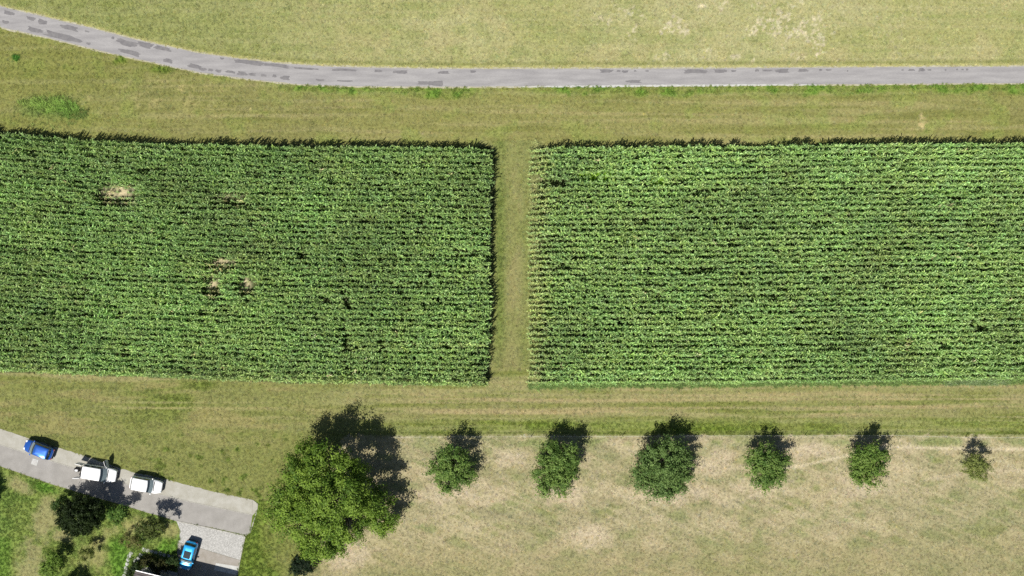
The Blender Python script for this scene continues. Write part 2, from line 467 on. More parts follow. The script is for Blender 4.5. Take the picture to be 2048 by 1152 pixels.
    C = mixc(C, (172, 158, 104), Hm * np.clip(blob(px, py, 250, 1058, 60, 18, .6, nC, -.3) + blob(px, py, 190, 1110, 36, 30, .6, nC) + blob(px, py, 340, 1060, 20, 16, .6, nC), 0, 1) * .7)
    C = mixc(C, (112, 158, 56), Hm * np.clip(blob(px, py, 235, 1110, 22, 50, .6, nC) + blob(px, py, 90, 975, 30, 10, .6, nC, .35) + blob(px, py, 5, 1120, 20, 50, .6, nC) * .6 + blob(px, py, 335, 1095, 22, 16, .5, nC), 0, 1) * .8)
    Ig = ((px > 466) & (px < 640) & (py > 1000)).astype(float)
    C = mixc(C, (120, 142, 58), Ig * (1 - sst(505, 560, px + 30 * (nB - .5))) * .9)
    C = mixc(C, (150, 144, 86), Ig * sst(540, 580, px) * .5)
    # soil under the maize
    mz = inpoly([(x, y) for x, y in FL_TOP] + [(992, 300), (985, 620), (978, 772)] + [(x, y) for x, y in FL_BOT[:-1]][::-1], px, py) | \
         inpoly([(1062, 294)] + [(x, y) for x, y in FR_TOP[1:]] + [(x, y) for x, y in FR_BOT[1:]][::-1] + [(1060, 772)], px, py)
    mzf = mz.astype(float)
    C = mixc(C, (84, 92, 56), mzf)
    C = mixc(C, (80, 92, 50), mzf * sst(.4, .6, nB) * .8)
    bare = bare_mask(px, py, nC) * (.55 + .45 * sst(.35, .55, fbm(px / 5, py / 5, 7, 2)))
    C = mixc(C, (218, 202, 164), bare * np.clip(mzf + bare * .5, 0, 1))
    cov = cov * (1 - .9 * mzf) * (1 - .9 * bare)
    olive = np.clip((C[..., 0] / np.maximum(C[..., 1], 1e-4) - .8) * 3, 0, 1) * (1 - sst(.30, .45, C[..., 0]))
    C = C * (1 - olive[..., None] * np.array([.05, -.035, -.12]))
    C = C * (.93 + .14 * nF)[..., None] * (.94 + .12 * nC)[..., None]
    return C, cov

BARE = [(232, 384, 38, 13), (440, 523, 26, 7), (424, 567, 17, 15), (492, 568, 14, 14), (460, 392, 30, 4), (1069, 355, 10, 8), (694, 598, 5, 7), (1817, 686, 5, 6)]
def bare_mask(px, py, n=None):
    b = np.zeros(np.shape(px))
    if n is None: n = fbm(np.asarray(px) / 14, np.asarray(py) / 12, 5, 3)
    for cx, cy, rx, ry in BARE: b = np.maximum(b, blob(px, py, cx, cy, rx * .85, ry * .8, .6, n) * min(1, .45 + rx * ry / 300))
    return b

# ------------------------------------------------------------------ the ground sheet
def axis(lo, hi, step, far):
    a = list(np.arange(lo, hi + step * .5, step))
    s = step; up = [hi]; dn = [lo]
    while up[-1] < far:
        s *= 1.6; up.append(up[-1] + s); dn.append(dn[-1] - s)
    return np.array(dn[:0:-1] + a + up[1:])
gx = axis(-76, 76, .24, 6000); gy = axis(-46, 46, .24, 6000)
GX, GY = np.meshgrid(gx, gy)
gc, _ = ground_color(GX * PPM + 1024, 576 - GY * PPM)
nx, ny = len(gx), len(gy)
gz = np.where((abs(GX) < 90) & (abs(GY) < 60), 0.0, -.02)
verts = np.stack([GX, GY, gz], -1).reshape(-1, 3)
ii = (np.arange(ny - 1)[:, None] * nx + np.arange(nx - 1)[None]).ravel()
faces = np.stack([ii, ii + 1, ii + nx + 1, ii + nx], 1)
me = mesh_np('ground', verts, faces, [M_ground], attrs={'col': ('FLOAT_COLOR', 'POINT', gc.reshape(-1, 3) * G_ALB)})
tag(link('ground', me), 'dry mown meadow ground reaching past the fields', kind='structure')

# ------------------------------------------------------------------ flat strips and polygons
def jit(pts, amp, step=9, seed=0):
    """resample an outline and make it ragged (pixels)"""
    rr = random.Random(seed); out = []
    for (x0, y0), (x1, y1) in zip(pts[:-1], pts[1:]):
        L = math.hypot(x1 - x0, y1 - y0); n = max(1, int(L / step))
        for i in range(n):
            t = i / n; nxn, nyn = -(y1 - y0) / L, (x1 - x0) / L; a = rr.uniform(-amp, amp)
            out.append((x0 + (x1 - x0) * t + nxn * a, y0 + (y1 - y0) * t + nyn * a))
    out.append(pts[-1])
    return out

def band(name, top, bot, z, m, parent=None):
    """sheet between two outlines given over the same x range"""
    xs = sorted(set([p[0] for p in top] + [p[0] for p in bot]))
    xs = [x for x in xs if max(top[0][0], bot[0][0]) <= x <= min(top[-1][0], bot[-1][0])]
    yt = np.interp(xs, [p[0] for p in top], [p[1] for p in top]); yb = np.interp(xs, [p[0] for p in bot], [p[1] for p in bot])
    v = []
    for x, a, b in zip(xs, yt, yb):
        v.append((*P(x, a), z)); v.append((*P(x, b), z))
    f = [(2 * i, 2 * i + 1, 2 * i + 3, 2 * i + 2) for i in range(len(xs) - 1)]
    return link(name, mesh_np(name, v, f, [m]), parent)

def flat(name, poly, z, m, thick=0.0, parent=None):
    me = bpy.data.meshes.new(name)
    v = [(*P(x, y), z) for x, y in poly]; n = len(v)
    f = [tuple(range(n))]
    if thick:
        v += [(a, b, z - thick) for a, b, _ in v]
        f += [(i, n + i, n + (i + 1) % n, (i + 1) % n) for i in range(n)]
    me.from_pydata(v, [], f); me.materials.append(m); me.update()
    o = link(name, me, parent)
    import bmesh
    bm = bmesh.new(); bm.from_mesh(me); bmesh.ops.recalc_face_normals(bm, faces=bm.faces)
    if n > 4: bmesh.ops.triangulate(bm, faces=[q for q in bm.faces if len(q.verts) > 4])
    top = [q for q in bm.faces if abs(q.normal.z) > .9]
    for q in top:
        if q.normal.z < 0: q.normal_flip()
    bm.to_mesh(me); bm.free()
    return o

off = lambda pts, d: [(x, y + d) for x, y in pts]
ver = band('road_verge', jit(off(LANE_N, -2.6), 1.3, 6, 1), jit(off(LANE_S, 2.8), 1.3, 6, 2), .010, M_verge)
tag(ver, 'pale gravel verge along both edges of the field lane', kind='structure')
lane = band('road', jit(LANE_N, .4, 10, 3), jit(LANE_S, .5, 10, 4), .016, M_lane)
tag(lane, 'narrow light grey asphalt field lane curving to the upper left', kind='structure')
PATCHES = [(18, 26, 22, 8), (11, 44, 14, 6), (62, 37, 18, 7), (85, 44, 19, 10), (70, 60, 32, 9), (140, 56, 36, 9), (123, 73, 72, 12), (174, 63, 10, 3), (226, 76, 6, 5), (255, 86, 44, 11), (291, 90, 30, 11), (325, 97, 36, 8), (260, 105, 45, 9), (336, 122, 20, 8), (390, 133, 30, 8), (177, 87, 9, 5), (405, 138, 16, 6), (421, 140, 10, 5), (437, 142, 12, 6), (444, 117, 8, 4), (461, 144, 20, 5), (484, 147, 20, 8), (505, 149, 14, 6), (527, 151, 11, 5), (549, 152, 8, 6), (571, 156, 18, 9), (500, 125, 60, 9), (553, 131, 56, 7), (610, 137, 52, 4), (640, 160, 18, 4), (688, 140, 52, 5), (690, 162, 32, 3), (756, 142, 15, 5), (801, 144, 30, 7), (848, 166, 28, 7), (872, 167, 32, 10), (888, 145, 22, 6), (946, 143, 12, 5), (1212, 142, 26, 7), (1237, 142, 8, 4), (1250, 143, 13, 5), (1270, 142, 5, 3), (1294, 142, 7, 3), (1390, 143, 48, 8), (1440, 142, 26, 7), (1467, 142, 10, 4), (1268, 163, 30, 6), (1514, 141, 8, 5), (1534, 141, 20, 4), (1565, 142, 27, 8), (1606, 141, 20, 6), (1641, 140, 6, 4), (1657, 140, 12, 3), (1695, 142, 3, 3), (1805, 140, 5, 3), (1823, 140, 13, 4), (1843, 140, 13, 7), (1859, 140, 8, 3), (1891, 140, 4, 4), (1914, 139, 4, 3), (1925, 139, 5, 3), (1934, 139, 5, 4)]
for pi_, (cx, cy, w, h) in enumerate(PATCHES):
    s = (interp(LANE_N, cx + 8) - interp(LANE_N, cx - 8)) / 16
    a = math.atan(s); n = 30; poly = []
    ph = R.random() * 6; p2 = R.random() * 6
    for i in range(n):
        t = 2 * math.pi * i / n
        e = .55
        ux = math.copysign(abs(math.cos(t)) ** e, math.cos(t)); uy = math.copysign(abs(math.sin(t)) ** e, math.sin(t))
        r = 1 + .13 * math.sin(3 * t + ph) + .10 * math.sin(5 * t + p2) + .07 * math.sin(9 * t + ph * 2) + R.uniform(-.07, .07)
        x = ux * w / 2 * r * .95; y = uy * h / 2 * r * .95
        poly.append((cx + x * math.cos(a) - y * math.sin(a), cy + x * math.sin(a) + y * math.cos(a)))
    flat('repair_patch', poly, .020 + .003 * (pi_ % 3), M_patch, 0, lane)
# white chippings along the lane's southern edge
wv = band('chipping_strip', jit([(1015, 173.4), (1190, 170.5), (1500, 168.6), (1640, 169)], .6, 5, 5), jit([(1015, 174.5), (1190, 174.5), (1480, 172), (1640, 170.5)], .9, 5, 6), .0182, M_slab, ver)

# street, shoulder, driveway
sp = band('street_shoulder', jit(SH_TOP[:-1], .9, 7, 7), off(SH_JOINT, 1), .012, M_shoulder)
tag(sp, 'pale gravelled parking shoulder along the street', kind='structure')
stb = jit([(x, y) for x, y in ST_BOT[:-1]], .5, 10, 8)
street = flat('street', [(x, y) for x, y in SH_JOINT] + [(500, 1063), (490, 1071)] + stb[:-1][::-1], .016, M_street)
tag(street, 'grey asphalt street ending in the grass', kind='structure')
endcap = flat('street_end', [(504.6, 999.5), (515, 1008), (513, 1023), (505, 1031)], .012, M_shoulder, 0, sp)
drv = flat('driveway', drive_poly[:3] + [(480, 1120)] + [(400, 1096)] + [(355, 1084)] + drive_poly[8:], .018, M_sett)
tag(drv, 'driveway of small light setts', kind='structure')
dr2 = flat('driveway_apron', [(355.5, 1084.6), (400, 1096.4), (480, 1120.4), (466, 1200), (356, 1200), (355, 1118), (354, 1102)], .018, M_pav)
tag(dr2, 'brownish paving at the garage end of the driveway', kind='structure')
flat('paving_field', [(432, 1126), (478, 1133), (474, 1150), (428, 1140)], .022, M_slab, 0, dr2)
ter = flat('terrace', terrace_poly, .018, M_slab)
tag(ter, 'pale paved terrace in the shade of the house', kind='structure')

def stones_along(root, name, pts, L, w, h, m, gap=.012, hz=0.0, jitr=.01):
    """a row of stones along a polyline given in photo pixels"""
    W = [Vector(P(*p)) for p in pts]; me0 = None
    for a, b in zip(W[:-1], W[1:]):
        d = b - a; n = max(1, round(d.length / L)); l = d.length / n
        for i in range(n):
            c = a + d * ((i + .5) / n)
            mb = MB(); mb.box((0, 0, 0), (l - gap, w, h), 0, .012)
            if me0 is None or abs(me0[0] - l) > .05:
                o = mb.build(name, m, root); me0 = (l, o.data)
            else:
                o = link(name, me0[1], root)
            o.location = (c.x, c.y, h / 2 + hz + R.uniform(-jitr, jitr) * .3)
            o.rotation_euler = (0, 0, math.atan2(d.y, d.x) + R.uniform(-.01, .01))
kb = thing('edging_stones', 'row of pale edging stones between street and driveway', 'edging')
stones_along(kb, 'edging_stone', [(353, 1042), (413, 1054.5), (490, 1072)], .8, .12, .05, M_edge)
kb = thing('kerb', 'pale kerbstones closing the blunt end of the street', 'kerb')
stones_along(kb, 'kerbstone', [(505, 1000), (515.5, 1008), (513.5, 1023), (501, 1064), (491, 1071)], .8, .12, .05, M_edge)
kb = thing('gutter_stones', 'flush line of pale stones between asphalt and gravel shoulder', 'edging')
stones_along(kb, 'gutter_stone', [(0, 889.5), (95, 919.5), (146, 935.5), (323, 989.5), (380, 1003.5), (503, 1029.5)], 1.0, .09, .03, M_edge, .05)
kb = thing('lawn_edging', 'thin pale edging along the grass side of the driveway', 'edging')
stones_along(kb, 'edging_stone', [(490.5, 1073), (480, 1122), (470, 1180)], .8, .10, .07, M_edge)

# manhole in the street
mh = thing('manhole_cover', 'square pale manhole cover set in the asphalt beside the dark blue car', 'manhole cover', (*P(69.5, 924), 0), -.32)
mb = MB(); mb.box((0, 0, .014), (.80, .80, .026), 0, .01); mb.build('frame', M_slab, mh)
mb = MB(); mb.tube([(0, 0, .02), (0, 0, .036), (0, 0, .038)], [.27, .27, .25], 20); mb.build('lid', M_iron, mh)

# ------------------------------------------------------------------ instancing of grass and maize (uncountable cover)
def scatter(name, pos, rot, scl, tint, variants, var, label, cat=None):
    coll = bpy.data.collections.new(name + '_variants')
    for i, vm in enumerate(variants):
        o = bpy.data.objects.new('%s_variant%02d' % (name, i), vm); coll.objects.link(o)
    me = bpy.data.meshes.new(name)
    n = len(pos)
    me.vertices.add(n); me.vertices.foreach_set('co', np.asarray(pos, np.float32).ravel())
    a = me.attributes.new('rot', 'FLOAT_VECTOR', 'POINT'); a.data.foreach_set('vector', np.asarray(rot, np.float32).ravel())
    a = me.attributes.new('scl', 'FLOAT_VECTOR', 'POINT'); a.data.foreach_set('vector', np.asarray(scl, np.float32).ravel())
    a = me.attributes.new('var', 'INT', 'POINT'); a.data.foreach_set('value', np.asarray(var, np.int32))
    t = np.ones((n, 4), np.float32); t[:, :3] = tint
    a = me.attributes.new('tint', 'FLOAT_COLOR', 'POINT'); a.data.foreach_set('color', t.ravel())
    ng = bpy.data.node_groups.new(name + '_nodes', 'GeometryNodeTree')
    ng.interface.new_socket('Geometry', in_out='INPUT', socket_type='NodeSocketGeometry')
    ng.interface.new_socket('Geometry', in_out='OUTPUT', socket_type='NodeSocketGeometry')
    N = ng.nodes; Lk = ng.links.new
    gi = N.new('NodeGroupInput'); go = N.new('NodeGroupOutput')
    ci = N.new('GeometryNodeCollectionInfo'); ci.inputs[0].default_value = coll
    ci.inputs['Separate Children'].default_value = True; ci.inputs['Reset Children'].default_value = True
    ip = N.new('GeometryNodeInstanceOnPoints'); ip.inputs['Pick Instance'].default_value = True
    def na(nm, t):
        q = N.new('GeometryNodeInputNamedAttribute'); q.data_type = t; q.inputs[0].default_value = nm; return q.outputs[0]
    m2p = N.new('GeometryNodeMeshToPoints')
    Lk(gi.outputs[0], m2p.inputs[0]); Lk(m2p.outputs[0], ip.inputs['Points']); Lk(ci.outputs[0], ip.inputs['Instance'])
    Lk(na('var', 'INT'), ip.inputs['Instance Index'])
    Lk(na('rot', 'FLOAT_VECTOR'), ip.inputs['Rotation']); Lk(na('scl', 'FLOAT_VECTOR'), ip.inputs['Scale'])
    Lk(ip.outputs[0], go.inputs[0])
    o = link(name, me)
    md = o.modifiers.new('cover', 'NODES'); md.node_group = ng
    tag(o, label, cat, kind='stuff')
    return o

def blades(n, rad, h0, h1, w, lean, seed, seg=2):
    """a tuft of arching blades"""
    rr = np.random.default_rng(seed); V = []; F = []; C = []
    for i in range(n):
        a = rr.random() * 6.283; r = rad * math.sqrt(rr.random()); bx, by = r * math.cos(a), r * math.sin(a)
        az = rr.random() * 6.283; h = rr.uniform(h0, h1); ln = lean * rr.uniform(.3, 1.2) * h
        sx, sy = -math.sin(az) * w * .5, math.cos(az) * w * .5
        b = len(V); c = rr.uniform(.78, 1.4); cc = (c * rr.uniform(.93, 1.07), c, c * rr.uniform(.85, 1.1))
        for k in range(seg + 1):
            t = k / seg; x = bx + math.cos(az) * ln * t ** 1.5; y = by + math.sin(az) * ln * t ** 1.5
            z = h * (t - .28 * t * t); q = 1 - .75 * t
            V += [(x - sx * q, y - sy * q, z), (x + sx * q, y + sy * q, z)]; C += [cc, cc]
            if k: F.append((b + 2 * k - 2, b + 2 * k - 1, b + 2 * k + 1, b + 2 * k))
    return V, F, C

gv = []
for i in range(6):
    V, F, C = blades(24, .17, .05, .12, .034, 1.5, 100 + i)
    gv.append(mesh_np('tuft', V, F, [M_grass], attrs={'vn': ('FLOAT_COLOR', 'POINT', C)}))
NG = 190000
X = NR.uniform(-73, 73, NG); Y = NR.uniform(-43, 43, NG)
px = X * PPM + 1024; py = 576 - Y * PPM
c, cov = ground_color(px, py)
on_paved = inpoly(street_poly, px, py) | inpoly(drive_poly, px, py) | inpoly(terrace_poly, px, py) | ((py > interp(LANE_N, px) - 1.5) & (py < interp(LANE_S, px) + 1.5))
dry = c[:, 0] / np.maximum(c[:, 1], 1e-3)
keep = (NR.random(NG) < cov * np.clip(1.5 - .6 * dry, .25, 1)) & ~on_paved
X, Y, c, px, py = X[keep], Y[keep], c[keep], px[keep], py[keep]; n = len(X)
bright = np.clip(NR.normal(1.16, .20, n), .7, 2.0)
tint = c * G_ALB * bright[:, None] * np.stack([NR.normal(1, .05, n), np.ones(n), NR.normal(1.08, .10, n)], 1)
s = NR.uniform(.7, 1.35, n)
lush = sst(0, .35, (c[:, 1] - c[:, 0]) / c[:, 1])
scl = np.stack([s, s, s * (.38 + 1.4 * lush)], 1)
rot = np.stack([NR.normal(0, .12, n), NR.normal(0, .12, n), NR.uniform(0, 6.28, n)], 1)
scatter('grass', np.stack([X, Y, np.full(n, -.005)], 1), rot, scl, tint, gv, NR.integers(0, 6, n), 'short mown meadow grass round the maize fields and garden')

# taller weeds: the clump by the lane, the field's soft edges, the sown-over spots
wv_ = []
for i in range(4):
    V, F, C = blades(22, .22, .25, .55, .05, 1.1, 300 + i, 3)
    wv_.append(mesh_np('weed', V, F, [M_grass], attrs={'vn': ('FLOAT_COLOR', 'POINT', C)}))
def weeds(name, label, specs):
    XS = []; TS = []; SS = []
    for (cx, cy, rx, ry, cnt, col, sc_, h) in specs:
        a = NR.uniform(0, 6.283, cnt); r = np.sqrt(NR.random(cnt)) * NR.uniform(.8, 1.15, cnt)
        x = cx + np.cos(a) * r * rx; y = cy + np.sin(a) * r * ry
        k = (CAM_H - h * .5) / CAM_H / PPM
        XS.append(np.stack([(x - 1024) * k, (576 - y) * k, np.zeros(cnt)], 1))
        TS.append(np.array(lin(col))[None] * .72 * NR.normal(1, .3, cnt)[:, None].clip(.5, 1.6)); SS.append(np.full(cnt, sc_) * NR.uniform(.7, 1.25, cnt))
    pos = np.concatenate(XS); tt = np.concatenate(TS); ss = np.concatenate(SS); n = len(pos)
    scatter(name, pos, np.stack([NR.normal(0, .1, n), NR.normal(0, .1, n), NR.uniform(0, 6.28, n)], 1), np.stack([ss, ss, ss], 1), tt, wv_, NR.integers(0, 4, n), label)
weeds('weeds', 'tall bright green weeds in a patch below the lane, upper left', [(96, 212, 36, 15, 75, (142, 172, 84), .85, .4), (134, 218, 22, 15, 55, (134, 170, 80), .95, .4), (62, 204, 26, 9, 26, (146, 170, 88), .7, .4), (112, 200, 34, 8, 30, (140, 168, 84), .7, .4), (105, 222, 74, 32, 120, (152, 168, 98), .5, .4), (30, 70 + 45, 6, 5, 12, (80, 130, 50), .8, .4), (150, 225, 30, 14, 60, (126, 150, 80), .6, .4)])
weeds('weeds', 'lime green wild grass sprouting inside the right maize field', [(1195, 352, 26, 7, 160, (150, 196, 60), 1.7, 1.4), (1320, 362, 12, 6, 60, (152, 192, 80), 1.5, 1.4), (1240, 350, 30, 6, 60, (110, 160, 60), 1.4, 1.4), (1385, 350, 30, 8, 70, (120, 160, 84), 1.3, 1.3), (2042, 590, 10, 60, 150, (160, 168, 90), 1.4, 1.3), (520, 612, 22, 8, 60, (110, 160, 60), 1.2, 1.3)])
weeds('weeds', 'rough pale grass fringe along the west and south edges of the right maize field', [(1068, 300 + i * 30, 9, 18, 36, (180, 184, 124), .9, .6) for i in range(16)] + [(1075 + i * 40, 771 - i * .38, 24, 6, 34, (134, 160, 94), .95, .6) for i in range(25)] + [(1900 + 12 * i, 764, 12, 4, 14, (150, 168, 124), .9, .5) for i in range(10)])

# ------------------------------------------------------------------ maize
def maize_mesh(seed, height=2.25, nleaf=12):
    rr = np.random.default_rng(seed); V = []; F = []; C = []
    # stalk
    n = 5; zs = [0, height * .4, height * .8]; rs = [.017, .014, .007]
    for z, r in zip(zs, rs):
        for k in range(n):
            V.append((r * math.cos(k * 1.2566), r * math.sin(k * 1.2566), z)); C.append((.8, .8, .6))
    for i in range(2):
        for k in range(n):
            F.append((i * n + k, i * n + (k + 1) % n, (i + 1) * n + (k + 1) % n, (i + 1) * n + k))
    base = 0.0
    for i in range(nleaf):
        t = i / (nleaf - 1); z0 = height * (.12 + .72 * t)
        az = base + math.pi * (i % 2) + rr.normal(0, .5)
        L = (.52 + .26 * math.sin(math.pi * min(1, .25 + t * .75))) * rr.uniform(.8, 1.2)
        up = rr.uniform(.95, 1.25) + .15 * t; w = .115 * rr.uniform(.85, 1.15)
        seg = 5; b = len(V); x = 0.0; z = z0; ang = up; droop = rr.uniform(1.7, 2.7) / seg * (1.0 - .35 * t)
        c = rr.uniform(.7, 1.45); cc = (c * rr.uniform(.9, 1.12), c, c * rr.uniform(.85, 1.1))
        ca, sa = math.cos(az), math.sin(az); tw = rr.normal(0, .35)
        for k in range(seg + 1):
            u = k / seg; ww = w * .5 * (math.sin(math.pi * min(.97, .18 + .8 * u)) ** .7) * (1 if k < seg else .1)
            nxv, nyv = -sa * ww, ca * ww; lift = ww * .35; tt = tw * u * ww * 2
            V += [(ca * x - nxv, sa * x - nyv, z + lift + tt), (ca * x, sa * x, z), (ca * x + nxv, sa * x + nyv, z + lift - tt)]
            cm = tuple(q * 1.15 for q in cc); C += [cc, cm, cc]
            if k:
                F += [(b + 3 * k - 3, b + 3 * k - 2, b + 3 * k + 1, b + 3 * k), (b + 3 * k - 2, b + 3 * k - 1, b + 3 * k + 2, b + 3 * k + 1)]
            st = L / seg; x += math.cos(ang) * st; z += math.sin(ang) * st; ang -= droop * (.5 + u)
    return mesh_np('maize', V, F, [M_maize], attrs={'vn': ('FLOAT_COLOR', 'POINT', C)})
mv = [maize_mesh(500 + i, 2.2 + .05 * (i % 3), 10 + i % 3) for i in range(10)]

def maize_field(name, label, TOP, BOT, x0, x1, rows, side):
    PX = []; PY = []; RW = []; RK = []
    for r in range(rows):
        t = (r + .5) / rows
        nP = int((x1 - x0) / PPM / .18); rowk = NR.normal(0, .05)
        x = np.linspace(x0, x1, nP) + NR.normal(0, .5, nP)
        y = interp(TOP, x) * (1 - t) + interp(BOT, x) * t + NR.normal(0, .45, nP) + 1.6 * (fbm(x / 90, np.full(nP, r * 3.1), 2, 2) - .5)
        PX.append(x); PY.append(y); RW.append(np.full(nP, r)); RK.append(np.full(nP, rowk))
    x = np.concatenate(PX); y = np.concatenate(PY); r = np.concatenate(RW); n = len(x)
    nz = fbm(x / 45, y / 14, 4); ng = fbm(x / 22, r * 7.7, 6, 2); nb = fbm(x / 160, y / 100, 8)
    k = np.ones(n) + np.concatenate(RK)  # vigour: height and survival
    st = np.zeros(n)                     # stunted, dried-up spots
    for cx, cy, rx, ry in BARE: st = np.maximum(st, blob(x, y, cx, cy + 7, rx * 1.1 + 3, ry * 1.3 + 7, .6, fbm(x / 14, y / 12, 5, 3)))
    k -= .56 * st
    k += .42 * (fbm(x / 55, r * 2.3, 9, 3) - .5)
    k -= .30 * sst(.34, .26, nz)
    k -= .30 * (ng < .24)
    bm = bare_mask(x, y)
    keep = ((bm < .35) | (NR.random(n) < .30)) & (NR.random(n) > .05) & ~((ng < .22) & (NR.random(n) < .35)) & ~((st > .5) & (NR.random(n) < .2))
    k -= .4 * (bm > .05)
    if side == 'L':
        ex = np.interp(y, [280, 620, 780], [981, 980, 971]) + (fbm(y / 16, y * 0, 3, 2) - .5) * 8
        keep &= x < ex
        keep &= ~((abs(x - 687) < 3.8) & (y > 575) & (y < 748) & (NR.random(n) < .85))
        keep &= ~((abs(x - 164 + (y - 500) * .01) < 3.2) & (NR.random(n) < .8))
        keep &= ~((x > 692) & (x < 775) & (abs(y - 703) < 5) & (NR.random(n) < .55))
        pale = np.exp(-((y - 694) / 6) ** 2) * (x > 690) * .8 + sst(738, 756, y - interp(FL_BOT, x) + 762) * .5  # one yellowish row, plus sun-facing brightness tinted into the southern edge rows
        base = np.array(lin((152, 185, 110))) * 1.34
    else:
        ex = np.interp(y, [280, 770], [1060, 1055]) + (fbm(y / 14, y * 0, 5, 2) - .5) * 10
        keep &= x > ex
        keep &= ~((x > 1085) & (x < 1135) & (abs(y - 362) < 7) & (NR.random(n) < .75))
        keep &= ~((x > 1175) & (x < 1260) & (abs(y - 352) < 7) & (NR.random(n) < .6))
        keep &= ~((x > 1300) & (x < 1400) & (abs(y - 366) < 4) & (NR.random(n) < .6))
        edge = 1 - sst(5, 60, x - ex)
        k -= .42 * edge + .35 * (NR.random(n) < .15) * edge
        eb = 1 - sst(0, 24, interp(FR_BOT, x) - y); k -= .38 * eb
        pale = edge * 1.3 + .12
        base = np.array(lin((158, 194, 116))) * 1.30
    keep &= NR.random(n) > .0
    tint = np.tile(base, (n, 1)) * .56
    dryc = np.array(lin((204, 204, 150))) * .85
    pale = pale + .20 * sst(.52, .72, fbm(x / 70, r * 2.7, 11, 2))
    pl = np.clip(pale * NR.uniform(.2, 1.0, n), 0, 1) * .8
    tint = tint * (1 - pl[:, None]) + np.array(lin((196, 208, 136))) * .82 * pl[:, None]
    dd = ((st > .15) & (NR.random(n) < .6 * st)) | (NR.random(n) < .002)
    tint = np.where(dd[:, None], dryc[None] * NR.uniform(.6, 1, n)[:, None], tint)
    tint = tint * (NR.normal(1, .14, n).clip(.6, 1.5) * (.70 + .58 * nb))[:, None] * np.stack([.92 + .18 * fbm(x / 60, y / 40, 10), np.ones(n), NR.normal(1, .08, n)], 1)
    h = k * NR.uniform(.88, 1.1, n)
    x, y, h, tint = x[keep], y[keep], h[keep], tint[keep]; n = len(x)
    q = (CAM_H - 1.8) / CAM_H / PPM
    pos = np.stack([(x - 1024) * q, (576 - y) * q, np.zeros(n)], 1)
    s = NR.uniform(.74, .96, n) * np.clip(h + .15, .6, 1.1)
    rot = np.stack([NR.normal(0, .05, n), NR.normal(0, .05, n), NR.normal(0, .62, n) + math.pi * NR.integers(0, 2, n)], 1)
    scatter(name, pos, rot, np.stack([s, s, h.clip(.25, 1.2)], 1), tint, mv, NR.integers(0, len(mv), n), label)
    return n
maize_field('maize_crop', 'dark green standing maize in rows, field left of the grass gap', FL_TOP, FL_BOT, -120, 1000, 44, 'L')
maize_field('maize_crop', 'lighter green standing maize in rows, field right of the grass gap', FR_TOP, FR_BOT, 1050, 2170, 43, 'R')

# ------------------------------------------------------------------ trees and shrubs
def crown_mesh(lobes, clump, density, leaf, cols, seed, holes=.0, droop=.25, up=.35, shoot=.5):
    """leaf faces gathered in clumps over the outer parts of overlapping lobes; lobes are (x, y, z, r)"""
    rr = np.random.default_rng(seed)
    CC = []; CN = []; CR = []
    for (x, y, z, r) in lobes:
        m = max(6, int(4 * math.pi * r * r / (clump * clump * 2.6)))
        d = rr.normal(size=(m, 3)); d /= np.linalg.norm(d, axis=1)[:, None]
        d[:, 2] = np.where(d[:, 2] < -.55, -d[:, 2], d[:, 2])
        rad = r * rr.uniform(.55, 1.14, m)
        p = np.array([x, y, z]) + d * rad[:, None] * np.array([1, 1, .85])
        inside = np.zeros(m, bool)
        for (x2, y2, z2, r2) in lobes:
            if (x2, y2, z2, r2) == (x, y, z, r): continue
            inside |= np.linalg.norm((p - np.array([x2, y2, z2])) / np.array([1, 1, .85]), axis=1) < r2 * .72
        nzv = fbm(p[:, 0] * .9 + seed, p[:, 1] * .9 + p[:, 2], seed % 12, 2)
        ok = ~inside & (p[:, 2] > .25) & (nzv > holes)
        CC.append(p[ok]); CN.append(d[ok]); CR.append(np.full(ok.sum(), clump) * rr.uniform(.65, 1.25, ok.sum()))
    CC = np.concatenate(CC); CN = np.concatenate(CN); CR = np.concatenate(CR); m = len(CC)
    # each clump: leaves in a flattened ball
    idx = np.repeat(np.arange(m), density)
    n = len(idx)
    d = rr.normal(size=(n, 3)); d /= np.linalg.norm(d, axis=1)[:, None]
    rad = CR[idx] * rr.uniform(.30, 1.0, n)
    along = (d * CN[idx]).sum(1)[:, None] * CN[idx]
    pos = CC[idx] + (d + along * shoot) * rad[:, None] * np.array([1, 1, .8])
    nrm = CN[idx] * .35 + d * .6 + rr.normal(0, .35, (n, 3)); nrm[:, 2] += up
    nrm /= np.linalg.norm(nrm, axis=1)[:, None]
    tdir = np.cross(nrm, rr.normal(size=(n, 3))); tdir[:, 2] -= droop; tdir /= np.linalg.norm(tdir, axis=1)[:, None]
    side = np.cross(nrm, tdir); side /= np.linalg.norm(side, axis=1)[:, None]
    L = leaf * rr.uniform(.7, 1.3, n); W = L * .55
    a = pos - tdir * (L * .5)[:, None]; b = pos + side * (W * .5)[:, None]; c = pos + tdir * (L * .5)[:, None]; e = pos - side * (W * .5)[:, None]
    V = np.stack([a, b, c, e], 1).reshape(-1, 3)
    V[:, 2] = np.maximum(V[:, 2], .04)
    F = np.arange(4 * n).reshape(-1, 4)
    c1 = np.array(lin(cols[0])) * .5; c2 = np.array(lin(cols[1])) * .5
    tc = rr.random(m)[idx] * .65 + rr.random(n) * .35
    col = c1 * (1 - tc[:, None]) + c2 * tc[:, None]
    col = col * rr.normal(1, .09, n).clip(.6, 1.4)[:, None]
    return mesh_np('crown', V, F, [M_leaf], attrs={'vn': ('FLOAT_COLOR', 'POINT', np.repeat(col, 4, axis=0))}), CC

